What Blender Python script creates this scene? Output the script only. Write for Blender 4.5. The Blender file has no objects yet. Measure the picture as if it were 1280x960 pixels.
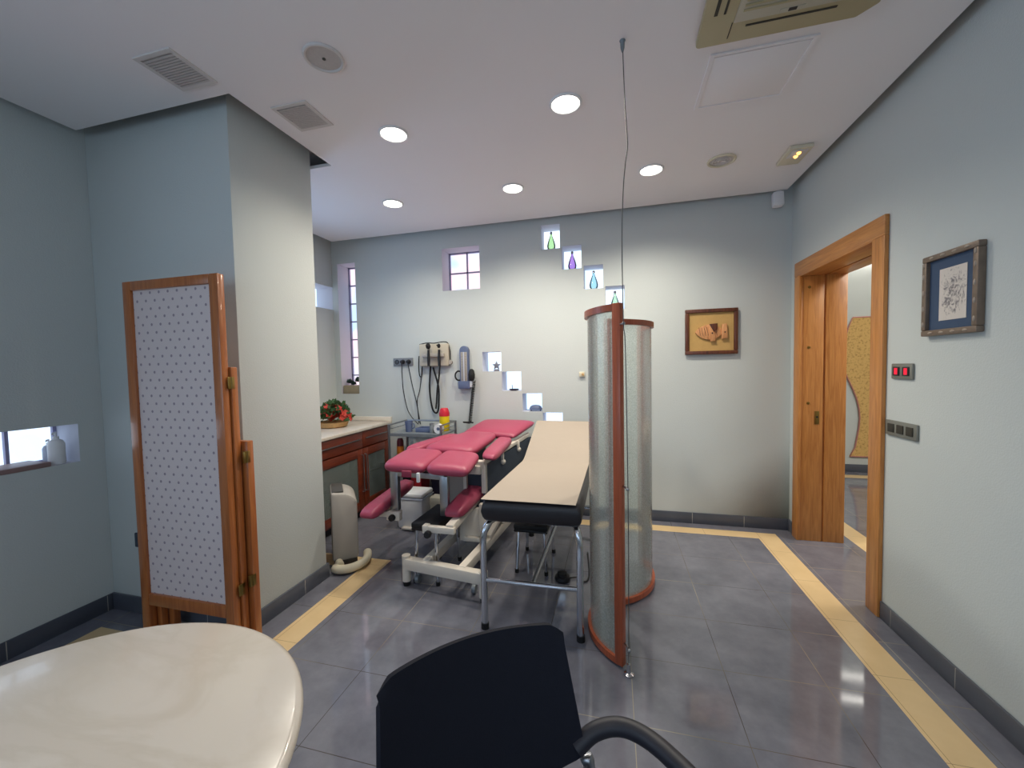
import bpy, bmesh, math, random
from mathutils import Vector, Matrix
random.seed(7)
PI = math.pi
S = bpy.context.scene
COL = S.collection

# ------------------------------------------------------------------ helpers
def lin(r, g, b):
    def f(c):
        c /= 255.0
        return c / 12.92 if c <= 0.04045 else ((c + 0.055) / 1.055) ** 2.4
    return (f(r), f(g), f(b), 1.0)

def nm(name):
    m = bpy.data.materials.new(name); m.use_nodes = True
    nt = m.node_tree; nt.nodes.clear()
    out = nt.nodes.new('ShaderNodeOutputMaterial')
    return m, nt, out

def N(nt, typ, **kw):
    n = nt.nodes.new(typ)
    for k, v in kw.items():
        if k in n.inputs: n.inputs[k].default_value = v
        else: setattr(n, k, v)
    return n

def math_node(nt, op, a, b=None, c=None):
    n = nt.nodes.new('ShaderNodeMath'); n.operation = op
    for i, v in enumerate((a, b, c)):
        if v is None: continue
        if isinstance(v, (int, float)): n.inputs[i].default_value = v
        else: nt.links.new(v, n.inputs[i])
    return n.outputs[0]

def mat(name, col, rough=0.5, metal=0.0, var=0.06, scale=8.0, bump=0.0, bscale=60.0, coat=0.0, stretch=(1, 1, 1), spec=0.5, trans=0.0, ior=1.45):
    """principled with a noise driven tint and optional bump"""
    m, nt, out = nm(name)
    p = N(nt, 'ShaderNodeBsdfPrincipled', Roughness=rough, Metallic=metal)
    p.inputs['Coat Weight'].default_value = coat
    p.inputs['Specular IOR Level'].default_value = spec
    p.inputs['Transmission Weight'].default_value = trans
    p.inputs['IOR'].default_value = ior
    tc = N(nt, 'ShaderNodeTexCoord'); mp = N(nt, 'ShaderNodeMapping', Scale=stretch)
    nt.links.new(tc.outputs['Object'], mp.inputs['Vector'])
    no = N(nt, 'ShaderNodeTexNoise', Scale=scale, Detail=4.0)
    nt.links.new(mp.outputs[0], no.inputs['Vector'])
    mix = N(nt, 'ShaderNodeMix', data_type='RGBA')
    d = [max(0, c * (1 - var)) for c in col[:3]] + [1]; l = [min(1, c * (1 + var)) for c in col[:3]] + [1]
    mix.inputs[6].default_value = d; mix.inputs[7].default_value = l
    nt.links.new(no.outputs[0], mix.inputs[0]); nt.links.new(mix.outputs[2], p.inputs['Base Color'])
    if bump:
        nb = N(nt, 'ShaderNodeTexNoise', Scale=bscale, Detail=3.0); nt.links.new(mp.outputs[0], nb.inputs['Vector'])
        b = N(nt, 'ShaderNodeBump', Strength=bump, Distance=0.01); nt.links.new(nb.outputs[0], b.inputs['Height'])
        nt.links.new(b.outputs[0], p.inputs['Normal'])
    nt.links.new(p.outputs[0], out.inputs[0])
    return m

def wood(name, c1, c2, rough=0.35, coat=0.15, stretch=(26, 26, 1.6)):
    m, nt, out = nm(name)
    p = N(nt, 'ShaderNodeBsdfPrincipled', Roughness=rough); p.inputs['Coat Weight'].default_value = coat
    tc = N(nt, 'ShaderNodeTexCoord'); mp = N(nt, 'ShaderNodeMapping', Scale=stretch)
    nt.links.new(tc.outputs['Object'], mp.inputs['Vector'])
    no = N(nt, 'ShaderNodeTexNoise', Scale=2.2, Detail=6.0, Distortion=1.2)
    nt.links.new(mp.outputs[0], no.inputs['Vector'])
    r = N(nt, 'ShaderNodeValToRGB')
    r.color_ramp.elements[0].position = 0.3; r.color_ramp.elements[0].color = c1
    r.color_ramp.elements[1].position = 0.7; r.color_ramp.elements[1].color = c2
    nt.links.new(no.outputs[0], r.inputs[0]); nt.links.new(r.outputs[0], p.inputs['Base Color'])
    nt.links.new(p.outputs[0], out.inputs[0])
    return m

def emit(name, col, strength):
    m, nt, out = nm(name)
    e = N(nt, 'ShaderNodeEmission', Color=col, Strength=strength)
    nt.links.new(e.outputs[0], out.inputs[0])
    return m

class MB:
    """collects shapes in one bmesh"""
    def __init__(s): s.bm = bmesh.new()
    def _join(s, b, mi):
        for f in b.faces: f.material_index = mi
        me = bpy.data.meshes.new('t'); b.to_mesh(me); b.free(); s.bm.from_mesh(me); bpy.data.meshes.remove(me); return s
    def box(s, x0, x1, y0, y1, z0, z1, bev=0.0, rot=None, piv=None, mi=0, seg=2):
        b = bmesh.new(); bmesh.ops.create_cube(b, size=1.0)
        for v in b.verts:
            v.co = Vector(((x0 + x1) / 2 + v.co.x * (x1 - x0), (y0 + y1) / 2 + v.co.y * (y1 - y0), (z0 + z1) / 2 + v.co.z * (z1 - z0)))
        if bev: bmesh.ops.bevel(b, geom=list(b.edges), offset=bev, segments=seg, affect='EDGES', profile=0.5)
        if rot is not None:
            pv = Vector(piv) if piv else Vector(((x0 + x1) / 2, (y0 + y1) / 2, (z0 + z1) / 2))
            bmesh.ops.rotate(b, verts=b.verts, cent=pv, matrix=rot)
        return s._join(b, mi)
    def bar(s, p0, p1, w, h, bev=0.0, up=(0, 0, 1), mi=0):
        """box section bar from p0 to p1"""
        p0 = Vector(p0); p1 = Vector(p1); d = (p1 - p0); L = d.length; d.normalize()
        u = Vector(up); x = d.cross(u)
        if x.length < 1e-4: x = d.cross(Vector((0, 1, 0)))
        x.normalize(); u = x.cross(d)
        b = bmesh.new(); bmesh.ops.create_cube(b, size=1.0)
        for v in b.verts: v.co = Vector((v.co.x * w, v.co.y * L, v.co.z * h))
        if bev: bmesh.ops.bevel(b, geom=list(b.edges), offset=bev, segments=2, affect='EDGES', profile=0.5)
        M = Matrix((x, d, u)).transposed().to_4x4(); M.translation = (p0 + p1) / 2
        b.transform(M)
        return s._join(b, mi)
    def tube(s, pts, r, n=10, smooth=0, mi=0, closed=False):
        P = [Vector(p) for p in pts]
        if smooth:
            Q = []; m = len(P)
            for i in range(m if closed else m - 1):
                a = P[i - 1] if (i or closed) else P[0]; b_ = P[i]; c = P[(i + 1) % m]; d = P[(i + 2) % m] if (closed or i + 2 < m) else P[-1]
                for k in range(smooth):
                    t = k / smooth
                    Q.append(0.5 * ((2 * b_) + (c - a) * t + (2 * a - 5 * b_ + 4 * c - d) * t * t + (3 * b_ - a - 3 * c + d) * t ** 3))
            if not closed: Q.append(P[-1])
            P = Q
        b = bmesh.new(); rings = []; T = None; nrm = None
        for i, p in enumerate(P):
            if closed: t = P[(i + 1) % len(P)] - P[i - 1]
            else: t = (P[min(i + 1, len(P) - 1)] - P[max(i - 1, 0)])
            t.normalize()
            if nrm is None:
                nrm = t.orthogonal().normalized()
            else:
                nrm = (nrm - t * nrm.dot(t)).normalized()
            bn = t.cross(nrm)
            rr = r[i] if isinstance(r, (list, tuple)) else r
            rings.append([b.verts.new(p + (nrm * math.cos(2 * PI * k / n) + bn * math.sin(2 * PI * k / n)) * rr) for k in range(n)])
        for i in range(len(rings) - (0 if closed else 1)):
            A = rings[i]; B = rings[(i + 1) % len(rings)]
            for k in range(n): b.faces.new((A[k], A[(k + 1) % n], B[(k + 1) % n], B[k]))
        if not closed:
            b.faces.new(list(reversed(rings[0]))); b.faces.new(rings[-1])
        return s._join(b, mi)
    def lathe(s, prof, c=(0, 0, 0), n=24, axis='z', mi=0, sx=1, sy=1):
        """prof list of (r, h); revolve about axis through c"""
        b = bmesh.new(); rings = []
        for r, h in prof:
            if r < 1e-5: rings.append([b.verts.new((0, 0, h))])
            else: rings.append([b.verts.new((r * sx * math.cos(2 * PI * k / n), r * sy * math.sin(2 * PI * k / n), h)) for k in range(n)])
        for A, B in zip(rings, rings[1:]):
            for k in range(n):
                k2 = (k + 1) % n
                if len(A) == 1 and len(B) == 1: continue
                if len(A) == 1: b.faces.new((A[0], B[k2], B[k]))
                elif len(B) == 1: b.faces.new((A[k], A[k2], B[0]))
                else: b.faces.new((A[k], A[k2], B[k2], B[k]))
        if len(rings[0]) > 1: b.faces.new(list(reversed(rings[0])))
        if len(rings[-1]) > 1: b.faces.new(rings[-1])
        if axis == 'y': b.transform(Matrix.Rotation(PI / 2, 4, 'X'))      # +h -> -y
        if axis == 'x': b.transform(Matrix.Rotation(-PI / 2, 4, 'Y'))     # +h -> -x
        b.transform(Matrix.Translation(Vector(c)))
        bmesh.ops.recalc_face_normals(b, faces=b.faces)
        return s._join(b, mi)
    def prism(s, poly, a0, a1, axis='z', bev=0.0, mi=0):
        """extrude a 2D polygon; axis z: (x,y)->z, axis y: (x,z)->y, axis x: (y,z)->x"""
        def P(p, a):
            return {'z': (p[0], p[1], a), 'y': (p[0], a, p[1]), 'x': (a, p[0], p[1])}[axis]
        b = bmesh.new(); A = [b.verts.new(P(p, a0)) for p in poly]; B = [b.verts.new(P(p, a1)) for p in poly]; n = len(poly)
        b.faces.new(A); b.faces.new(list(reversed(B)))
        for k in range(n): b.faces.new((A[k], B[k], B[(k + 1) % n], A[(k + 1) % n]))
        bmesh.ops.recalc_face_normals(b, faces=b.faces)
        if bev: bmesh.ops.bevel(b, geom=list(b.edges), offset=bev, segments=2, affect='EDGES', profile=0.5)
        return s._join(b, mi)
    def pad(s, q, t, n=14, p=6.0, k=0.1, mi=0):
        """upholstered cushion between four corner points (fl, fr, br, bl), t thick"""
        q = [Vector(v) for v in q]
        nr = (q[1] - q[0]).cross(q[3] - q[0]).normalized()
        b = bmesh.new(); top = {}; bot = {}
        for i in range(n + 1):
            for j in range(n + 1):
                u = -math.cos(PI * i / n); v = -math.cos(PI * j / n)
                f = (max(0, 1 - abs(u) ** p) * max(0, 1 - abs(v) ** p)) ** 0.5
                uu = u * math.sqrt(1 - k * abs(v) ** 8); vv = v * math.sqrt(1 - k * abs(u) ** 8)
                a = (uu + 1) / 2; c = (vv + 1) / 2
                P = q[0] * (1 - a) * (1 - c) + q[1] * a * (1 - c) + q[2] * a * c + q[3] * (1 - a) * c
                top[i, j] = b.verts.new(P + nr * t * 0.5 * f); bot[i, j] = b.verts.new(P - nr * t * 0.5 * f)
        for i in range(n):
            for j in range(n):
                b.faces.new((top[i, j], top[i + 1, j], top[i + 1, j + 1], top[i, j + 1]))
                b.faces.new((bot[i, j], bot[i, j + 1], bot[i + 1, j + 1], bot[i + 1, j]))
        bmesh.ops.remove_doubles(b, verts=b.verts, dist=1e-5)
        bmesh.ops.recalc_face_normals(b, faces=b.faces)
        return s._join(b, mi)
    def grid(s, F, nu, nv, t=0.0, mi=0):
        """surface F(u,v)->point, optionally given a thickness t along its normal"""
        b = bmesh.new(); V = {}
        G = [[Vector(F(i / nu, j / nv)) for j in range(nv + 1)] for i in range(nu + 1)]
        def nrm(i, j):
            a = G[min(i + 1, nu)][j] - G[max(i - 1, 0)][j]; c = G[i][min(j + 1, nv)] - G[i][max(j - 1, 0)]
            return a.cross(c).normalized()
        sides = (0.5, -0.5) if t else (0,)
        for sd in sides:
            for i in range(nu + 1):
                for j in range(nv + 1): V[sd, i, j] = b.verts.new(G[i][j] + nrm(i, j) * t * sd)
            for i in range(nu):
                for j in range(nv): b.faces.new((V[sd, i, j], V[sd, i + 1, j], V[sd, i + 1, j + 1], V[sd, i, j + 1]))
        if t:
            for i in range(nu):
                for j in (0, nv): b.faces.new((V[.5, i, j], V[.5, i + 1, j], V[-.5, i + 1, j], V[-.5, i, j]))
            for j in range(nv):
                for i in (0, nu): b.faces.new((V[.5, i, j], V[.5, i, j + 1], V[-.5, i, j + 1], V[-.5, i, j]))
        bmesh.ops.recalc_face_normals(b, faces=b.faces)
        return s._join(b, mi)
    def ball(s, c, r, sc=(1, 1, 1), sub=2, mi=0):
        b = bmesh.new(); bmesh.ops.create_icosphere(b, subdivisions=sub, radius=r)
        for v in b.verts: v.co = Vector((v.co.x * sc[0] + c[0], v.co.y * sc[1] + c[1], v.co.z * sc[2] + c[2]))
        return s._join(b, mi)
    def quad(s, a, b_, c, d, mi=0):
        vs = [s.bm.verts.new(p) for p in (a, b_, c, d)]; f = s.bm.faces.new(vs); f.material_index = mi; return s

def wpos(o):
    p = Vector((0, 0, 0))
    while o is not None: p = p + Vector(o.location); o = o.parent
    return p

def obj(name, mb, m, parent=None, sharp=35, **props):
    """link the collected shapes as ONE mesh object; verts are given in the world (root unrotated at build time)"""
    me = bpy.data.meshes.new(name); off = wpos(parent)
    for v in mb.bm.verts: v.co -= off
    mb.bm.to_mesh(me); mb.bm.free()
    for k in (m if isinstance(m, (list, tuple)) else [m]): me.materials.append(k)
    for p in me.polygons: p.use_smooth = True
    me.set_sharp_from_angle(angle=math.radians(sharp))
    o = bpy.data.objects.new(name, me); COL.objects.link(o)
    if parent is not None: o.parent = parent
    for k, v in props.items(): o[k] = v
    return o

def thing(name, label, cat, loc=(0, 0, 0), group=None):
    o = bpy.data.objects.new(name, None); COL.objects.link(o); o.location = loc; o.empty_display_size = 0.1
    o['label'] = label; o['category'] = cat
    if group: o['group'] = group
    return o

def tag(o, label, cat, group=None):
    o['label'] = label; o['category'] = cat
    if group: o['group'] = group
    return o

def struct(name, mb, m, parent=None, **kw):
    o = obj(name, mb, m, parent, **kw)
    if parent is None: o['kind'] = 'structure'
    return o

def shell(name):
    o = bpy.data.objects.new(name, None); COL.objects.link(o); o['kind'] = 'structure'; o.empty_display_size = 0.1; return o

def dup(root, loc, rotz=0, label=None, group=None):
    r = root.copy(); COL.objects.link(r); r.location = loc; r.rotation_euler = (0, 0, rotz)
    if label: r['label'] = label
    if group: r['group'] = group
    for ch in list(root.children):
        c = ch.copy(); COL.objects.link(c); c.parent = r
        for g in list(ch.children):
            d = g.copy(); COL.objects.link(d); d.parent = c
    return r

# ------------------------------------------------------------------ materials
M = {}
M['paint'] = mat('aqua_wall_paint', lin(200, 205, 202), 0.75, var=0.03, scale=1.6, bump=0.12, bscale=140, spec=0.25)
M['reveal'] = mat('white_reveal_paint', lin(206, 206, 214), 0.8, var=0.02)
M['white'] = mat('ceiling_white', lin(240, 236, 236), 0.85, var=0.015, scale=2, spec=0.2)
M['tile_dark'] = None
M['oak'] = wood('honey_oak', lin(174, 110, 52), lin(206, 142, 76), 0.38)
M['oakx'] = wood('honey_oak_across', lin(174, 110, 52), lin(206, 142, 76), 0.38, stretch=(26, 1.6, 26))
M['cherry'] = wood('orange_cherry', lin(152, 84, 40), lin(180, 108, 56), 0.28, 0.3)
M['cherryx'] = wood('orange_cherry_across', lin(152, 84, 40), lin(180, 108, 56), 0.28, 0.3, stretch=(1.6, 26, 26))
M['redwood'] = wood('reddish_screen_wood', lin(150, 70, 40), lin(178, 90, 56), 0.4, 0.1)
M['mahog'] = wood('mahogany', lin(88, 36, 22), lin(124, 56, 34), 0.33, 0.2, stretch=(26, 2, 20))
M['walnut'] = wood('walnut_frame', lin(70, 36, 22), lin(108, 60, 38), 0.4)
M['brass'] = mat('aged_brass', lin(150, 125, 70), 0.35, 1.0)
M['chrome'] = mat('chrome', lin(205, 207, 212), 0.14, 1.0, var=0.02)
M['steel'] = mat('brushed_steel', lin(165, 168, 172), 0.35, 1.0, var=0.05)
M['greysteel'] = mat('grey_painted_steel', lin(128, 134, 138), 0.4, 0.3)
M['ivory'] = mat('ivory_enamel', lin(226, 217, 203), 0.35, var=0.02)
M['whitep'] = mat('white_plastic', lin(228, 228, 228), 0.4, var=0.02)
M['cream'] = mat('cream_plastic', lin(214, 205, 180), 0.45, var=0.03)
M['black'] = mat('black_plastic', lin(26, 26, 30), 0.45)
M['rubber'] = mat('black_rubber', lin(20, 20, 22), 0.7)
M['vinyl'] = mat('black_vinyl', lin(40, 36, 38), 0.36, var=0.1, bump=0.1, bscale=220)
M['pink'] = mat('raspberry_vinyl', lin(164, 68, 92), 0.38, var=0.05, scale=5, bump=0.08, bscale=240)
M['paper'] = mat('couch_paper', lin(166, 153, 139), 0.85, var=0.02, bump=0.15, bscale=14)
M['navyblack'] = mat('dark_navy_mesh_fabric', lin(22, 24, 34), 0.75, var=0.12, scale=300, bump=0.15, bscale=500, spec=0.25)
M['armblack'] = mat('soft_black_polymer', lin(34, 34, 42), 0.5)
M['slate'] = mat('slate_blue_cover', lin(58, 68, 82), 0.65, var=0.12, scale=30)
M['greyplastic'] = mat('warm_grey_plastic', lin(170, 164, 155), 0.42, var=0.03)
M['darkgrille'] = mat('dark_grille', lin(70, 68, 64), 0.6)
M['sockgrey'] = mat('grey_socket_plastic', lin(120, 124, 130), 0.45)
M['swplate'] = mat('bronze_grey_plate', lin(128, 128, 120), 0.4, 0.3)
M['bluegrey'] = mat('blue_grey_plastic', lin(92, 104, 134), 0.45)
M['scale'] = mat('pale_scale', lin(190, 196, 210), 0.5)
M['yellow'] = mat('yellow_plastic', lin(240, 208, 30), 0.4)
M['red'] = mat('red_plastic', lin(200, 34, 52), 0.4)
M['maroon'] = mat('maroon_cap', lin(110, 26, 36), 0.4)
M['amber'] = mat('amber_plastic', lin(214, 120, 36), 0.35)
M['marble'] = None
M['leaf'] = mat('leaf_green', lin(58, 92, 52), 0.6, var=0.4, scale=30)
M['leafgrey'] = mat('grey_green_succulent', lin(74, 96, 92), 0.6, var=0.4, scale=40)
M['petal'] = mat('red_petals', lin(186, 58, 44), 0.6, var=0.45, scale=40)
M['wicker'] = mat('wicker', lin(196, 156, 104), 0.7, var=0.25, scale=60, bump=0.5, bscale=80)
M['terracotta'] = mat('dull_planter', lin(150, 138, 114), 0.8, var=0.15, scale=30)
M['cork'] = None
M['gold'] = mat('gilded_mount', lin(196, 158, 96), 0.7, var=0.08, scale=40)
M['fishwood'] = wood('pale_carved_wood', lin(190, 128, 78), lin(222, 164, 112), 0.6, 0, stretch=(30, 30, 6))
M['bluemat'] = mat('dark_blue_mount', lin(62, 80, 106), 0.85, var=0.06, scale=60)
M['pewter'] = mat('tarnished_frame', lin(122, 106, 92), 0.45, 0.3, var=0.3, scale=30)
M['ventgrey'] = mat('vent_grey', lin(212, 207, 203), 0.6)
M['ventdark'] = mat('vent_mesh_grey', lin(192, 186, 182), 0.7, var=0.1, scale=90)
M['acbeige'] = mat('ageing_beige_plastic', lin(176, 164, 128), 0.5, var=0.05)
M['acslot'] = mat('ac_slot_dark', lin(56, 52, 44), 0.7)
M['aclight'] = mat('ac_inner_beige', lin(186, 180, 160), 0.5)
M['wall_tile'] = None
M['wire'] = mat('dull_dark_wire', lin(92, 90, 90), .5, .4)
M['sill'] = mat('brown_sill_board', lin(150, 122, 118), .5)
M['maroonv'] = mat('dark_raspberry_strap', lin(140, 46, 70), .6)
M['dgcream'] = mat('yellowed_grey_enamel', lin(190, 182, 164), .45)
M['bead'] = mat('worn_gilt_bead', lin(160, 146, 132), .5, .2)
M['redbox'] = mat('red_cardboard', lin(186, 36, 46), 0.6)
M['darkpurple'] = mat('dark_purple_case', lin(44, 36, 56), 0.5)
M['card'] = mat('cream_cardboard', lin(214, 204, 180), 0.8)
M['silver'] = mat('dull_silver', lin(150, 150, 158), 0.4, 0.7)
M['lamp'] = emit('downlight_glow', (1, 0.94, 0.84, 1), 12.0)
M['hall_lamp'] = emit('hall_light_glow', (1, 0.95, 0.86, 1), 7.0)
M['amberled'] = emit('amber_led', (1, 0.45, 0.1, 1), 4.0)
M['redlamp'] = emit('red_pilot_lamp', (0.9, 0.03, 0.06, 1), 1.1)

def floor_tile():
    m, nt, out = nm('polished_grey_tile')
    p = N(nt, 'ShaderNodeBsdfPrincipled', Roughness=0.08); p.inputs['Specular IOR Level'].default_value = 0.75
    tc = N(nt, 'ShaderNodeTexCoord'); sp = N(nt, 'ShaderNodeSeparateXYZ'); nt.links.new(tc.outputs['Object'], sp.inputs[0])
    def joint(sock, off, pitch, w):
        a = math_node(nt, 'FRACT', math_node(nt, 'DIVIDE', math_node(nt, 'ADD', sock, off), pitch))
        a = math_node(nt, 'ABSOLUTE', math_node(nt, 'SUBTRACT', a, 0.5))
        return math_node(nt, 'GREATER_THAN', a, 0.5 - w / pitch)
    jx = joint(sp.outputs[0], 10 - 0.463 + 0.0, 0.4, 0.0016); jy = joint(sp.outputs[1], 10 - 1.62 + 0.08, 0.37, 0.0016)
    j = math_node(nt, 'MAXIMUM', jx, jy)
    n1 = N(nt, 'ShaderNodeTexNoise', Scale=5.0, Detail=8.0, Roughness=0.65); nt.links.new(tc.outputs['Object'], n1.inputs['Vector'])
    r = N(nt, 'ShaderNodeValToRGB'); r.color_ramp.elements[0].position = 0.25; r.color_ramp.elements[1].position = 0.75
    r.color_ramp.elements[0].color = lin(95, 96, 106); r.color_ramp.elements[1].color = lin(126, 126, 136)
    nt.links.new(n1.outputs[0], r.inputs[0])
    n2 = N(nt, 'ShaderNodeTexNoise', Scale=1.1, Detail=2.0); nt.links.new(tc.outputs['Object'], n2.inputs['Vector'])
    jr = N(nt, 'ShaderNodeValToRGB'); jr.color_ramp.elements[0].color = lin(76, 72, 70); jr.color_ramp.elements[1].color = lin(158, 148, 132)
    jr.color_ramp.elements[0].position = 0.42; jr.color_ramp.elements[1].position = 0.58
    nt.links.new(n2.outputs[0], jr.inputs[0])
    mx = N(nt, 'ShaderNodeMix', data_type='RGBA'); nt.links.new(j, mx.inputs[0]); nt.links.new(r.outputs[0], mx.inputs[6]); nt.links.new(jr.outputs[0], mx.inputs[7])
    nt.links.new(mx.outputs[2], p.inputs['Base Color'])
    rr = N(nt, 'ShaderNodeMapRange'); rr.inputs[3].default_value = 0.03; rr.inputs[4].default_value = 0.11
    nt.links.new(n1.outputs[0], rr.inputs[0]); nt.links.new(rr.outputs[0], p.inputs['Roughness'])
    nt.links.new(p.outputs[0], out.inputs[0]); return m

def beige_tile():
    m, nt, out = nm('beige_border_tile')
    p = N(nt, 'ShaderNodeBsdfPrincipled', Roughness=0.28)
    tc = N(nt, 'ShaderNodeTexCoord'); sp = N(nt, 'ShaderNodeSeparateXYZ'); nt.links.new(tc.outputs['Object'], sp.inputs[0])
    def joint(sock, off, pitch, w):
        a = math_node(nt, 'FRACT', math_node(nt, 'DIVIDE', math_node(nt, 'ADD', sock, off), pitch))
        a = math_node(nt, 'ABSOLUTE', math_node(nt, 'SUBTRACT', a, 0.5))
        return math_node(nt, 'GREATER_THAN', a, 0.5 - w / pitch)
    j = math_node(nt, 'MAXIMUM', joint(sp.outputs[0], 10.1, 0.4, 0.001), joint(sp.outputs[1], 10 - 1.62 + 0.0, 0.4, 0.001))
    n1 = N(nt, 'ShaderNodeTexNoise', Scale=9.0, Detail=6.0); nt.links.new(tc.outputs['Object'], n1.inputs['Vector'])
    r = N(nt, 'ShaderNodeValToRGB'); r.color_ramp.elements[0].color = lin(208, 178, 130); r.color_ramp.elements[1].color = lin(226, 198, 152)
    nt.links.new(n1.outputs[0], r.inputs[0])
    mx = N(nt, 'ShaderNodeMix', data_type='RGBA'); mx.inputs[7].default_value = lin(140, 112, 76)
    nt.links.new(j, mx.inputs[0]); nt.links.new(r.outputs[0], mx.inputs[6]); nt.links.new(mx.outputs[2], p.inputs['Base Color'])
    nt.links.new(p.outputs[0], out.inputs[0]); return m

def skirting_tile():
    m, nt, out = nm('dark_skirting_tile')
    p = N(nt, 'ShaderNodeBsdfPrincipled', Roughness=0.3)
    tc = N(nt, 'ShaderNodeTexCoord'); sp = N(nt, 'ShaderNodeSeparateXYZ'); nt.links.new(tc.outputs['Object'], sp.inputs[0])
    geo = N(nt, 'ShaderNodeNewGeometry'); sn = N(nt, 'ShaderNodeSeparateXYZ'); nt.links.new(geo.outputs['Normal'], sn.inputs[0])
    def joint(sock, off):
        a = math_node(nt, 'FRACT', math_node(nt, 'DIVIDE', math_node(nt, 'ADD', sock, off), 0.4))
        a = math_node(nt, 'ABSOLUTE', math_node(nt, 'SUBTRACT', a, 0.5))
        return math_node(nt, 'GREATER_THAN', a, 0.5 - 0.0018 / 0.4)
    jx = math_node(nt, 'MULTIPLY', joint(sp.outputs[0], 10.16), math_node(nt, 'GREATER_THAN', math_node(nt, 'ABSOLUTE', sn.outputs[1]), 0.5))
    jy = math_node(nt, 'MULTIPLY', joint(sp.outputs[1], 10.0), math_node(nt, 'GREATER_THAN', math_node(nt, 'ABSOLUTE', sn.outputs[0]), 0.5))
    j = math_node(nt, 'MAXIMUM', jx, jy)
    n1 = N(nt, 'ShaderNodeTexNoise', Scale=7.0, Detail=5.0); nt.links.new(tc.outputs['Object'], n1.inputs['Vector'])
    r = N(nt, 'ShaderNodeValToRGB'); r.color_ramp.elements[0].color = lin(70, 74, 84); r.color_ramp.elements[1].color = lin(92, 96, 106)
    nt.links.new(n1.outputs[0], r.inputs[0])
    mx = N(nt, 'ShaderNodeMix', data_type='RGBA'); mx.inputs[7].default_value = lin(176, 172, 164)
    nt.links.new(j, mx.inputs[0]); nt.links.new(r.outputs[0], mx.inputs[6]); nt.links.new(mx.outputs[2], p.inputs['Base Color'])
    nt.links.new(p.outputs[0], out.inputs[0]); return m

def marble():
    m, nt, out = nm('cream_marble')
    p = N(nt, 'ShaderNodeBsdfPrincipled', Roughness=0.22); p.inputs['Coat Weight'].default_value = 0.2
    tc = N(nt, 'ShaderNodeTexCoord'); mp = N(nt, 'ShaderNodeMapping', Scale=(1, 3.0, 1), Rotation=(0, 0, 0.5)); nt.links.new(tc.outputs['Object'], mp.inputs[0])
    n1 = N(nt, 'ShaderNodeTexNoise', Scale=2.0, Detail=8.0, Roughness=0.55, Distortion=0.8); nt.links.new(mp.outputs[0], n1.inputs['Vector'])
    r = N(nt, 'ShaderNodeValToRGB'); r.color_ramp.elements[0].position = 0.42; r.color_ramp.elements[0].color = lin(209, 199, 186)
    r.color_ramp.elements[1].position = 0.56; r.color_ramp.elements[1].color = lin(213, 204, 192)
    e = r.color_ramp.elements.new(0.47); e.color = lin(205, 195, 181)
    nt.links.new(n1.outputs[0], r.inputs[0]); nt.links.new(r.outputs[0], p.inputs['Base Color']); nt.links.new(p.outputs[0], out.inputs[0]); return m

def dotted_fabric():
    m, nt, out = nm('dotted_cotton')
    p = N(nt, 'ShaderNodeBsdfPrincipled', Roughness=0.9); p.inputs['Specular IOR Level'].default_value = 0.15
    tc = N(nt, 'ShaderNodeTexCoord'); sp = N(nt, 'ShaderNodeSeparateXYZ'); nt.links.new(tc.outputs['Object'], sp.inputs[0])
    def dots(ox, oz):
        a = math_node(nt, 'SUBTRACT', math_node(nt, 'FRACT', math_node(nt, 'DIVIDE', math_node(nt, 'ADD', sp.outputs[0], ox), 0.058)), 0.5)
        b = math_node(nt, 'SUBTRACT', math_node(nt, 'FRACT', math_node(nt, 'DIVIDE', math_node(nt, 'ADD', sp.outputs[2], oz), 0.078)), 0.5)
        a = math_node(nt, 'MULTIPLY', a, 0.058); b = math_node(nt, 'MULTIPLY', b, 0.078)
        d = math_node(nt, 'SQRT', math_node(nt, 'ADD', math_node(nt, 'MULTIPLY', a, a), math_node(nt, 'MULTIPLY', b, b)))
        return math_node(nt, 'LESS_THAN', d, 0.0068)
    j = math_node(nt, 'MAXIMUM', dots(10.0, 10.0), dots(10.029, 10.039))
    mx = N(nt, 'ShaderNodeMix', data_type='RGBA'); mx.inputs[6].default_value = lin(212, 198, 195); mx.inputs[7].default_value = lin(154, 140, 147)
    nt.links.new(j, mx.inputs[0]); nt.links.new(mx.outputs[2], p.inputs['Base Color']); nt.links.new(p.outputs[0], out.inputs[0]); return m

def cork():
    m, nt, out = nm('stamped_cork')
    p = N(nt, 'ShaderNodeBsdfPrincipled', Roughness=0.85)
    tc = N(nt, 'ShaderNodeTexCoord')
    v = N(nt, 'ShaderNodeTexNoise', Scale=40.0, Detail=5.0, Roughness=0.7); nt.links.new(tc.outputs['Object'], v.inputs['Vector'])
    r = N(nt, 'ShaderNodeValToRGB'); r.color_ramp.elements[0].position = 0.34; r.color_ramp.elements[0].color = lin(172, 130, 74)
    r.color_ramp.elements[1].position = 0.5; r.color_ramp.elements[1].color = lin(216, 176, 108)
    nt.links.new(v.outputs[0], r.inputs[0]); nt.links.new(r.outputs[0], p.inputs['Base Color']); nt.links.new(p.outputs[0], out.inputs[0]); return m

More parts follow.
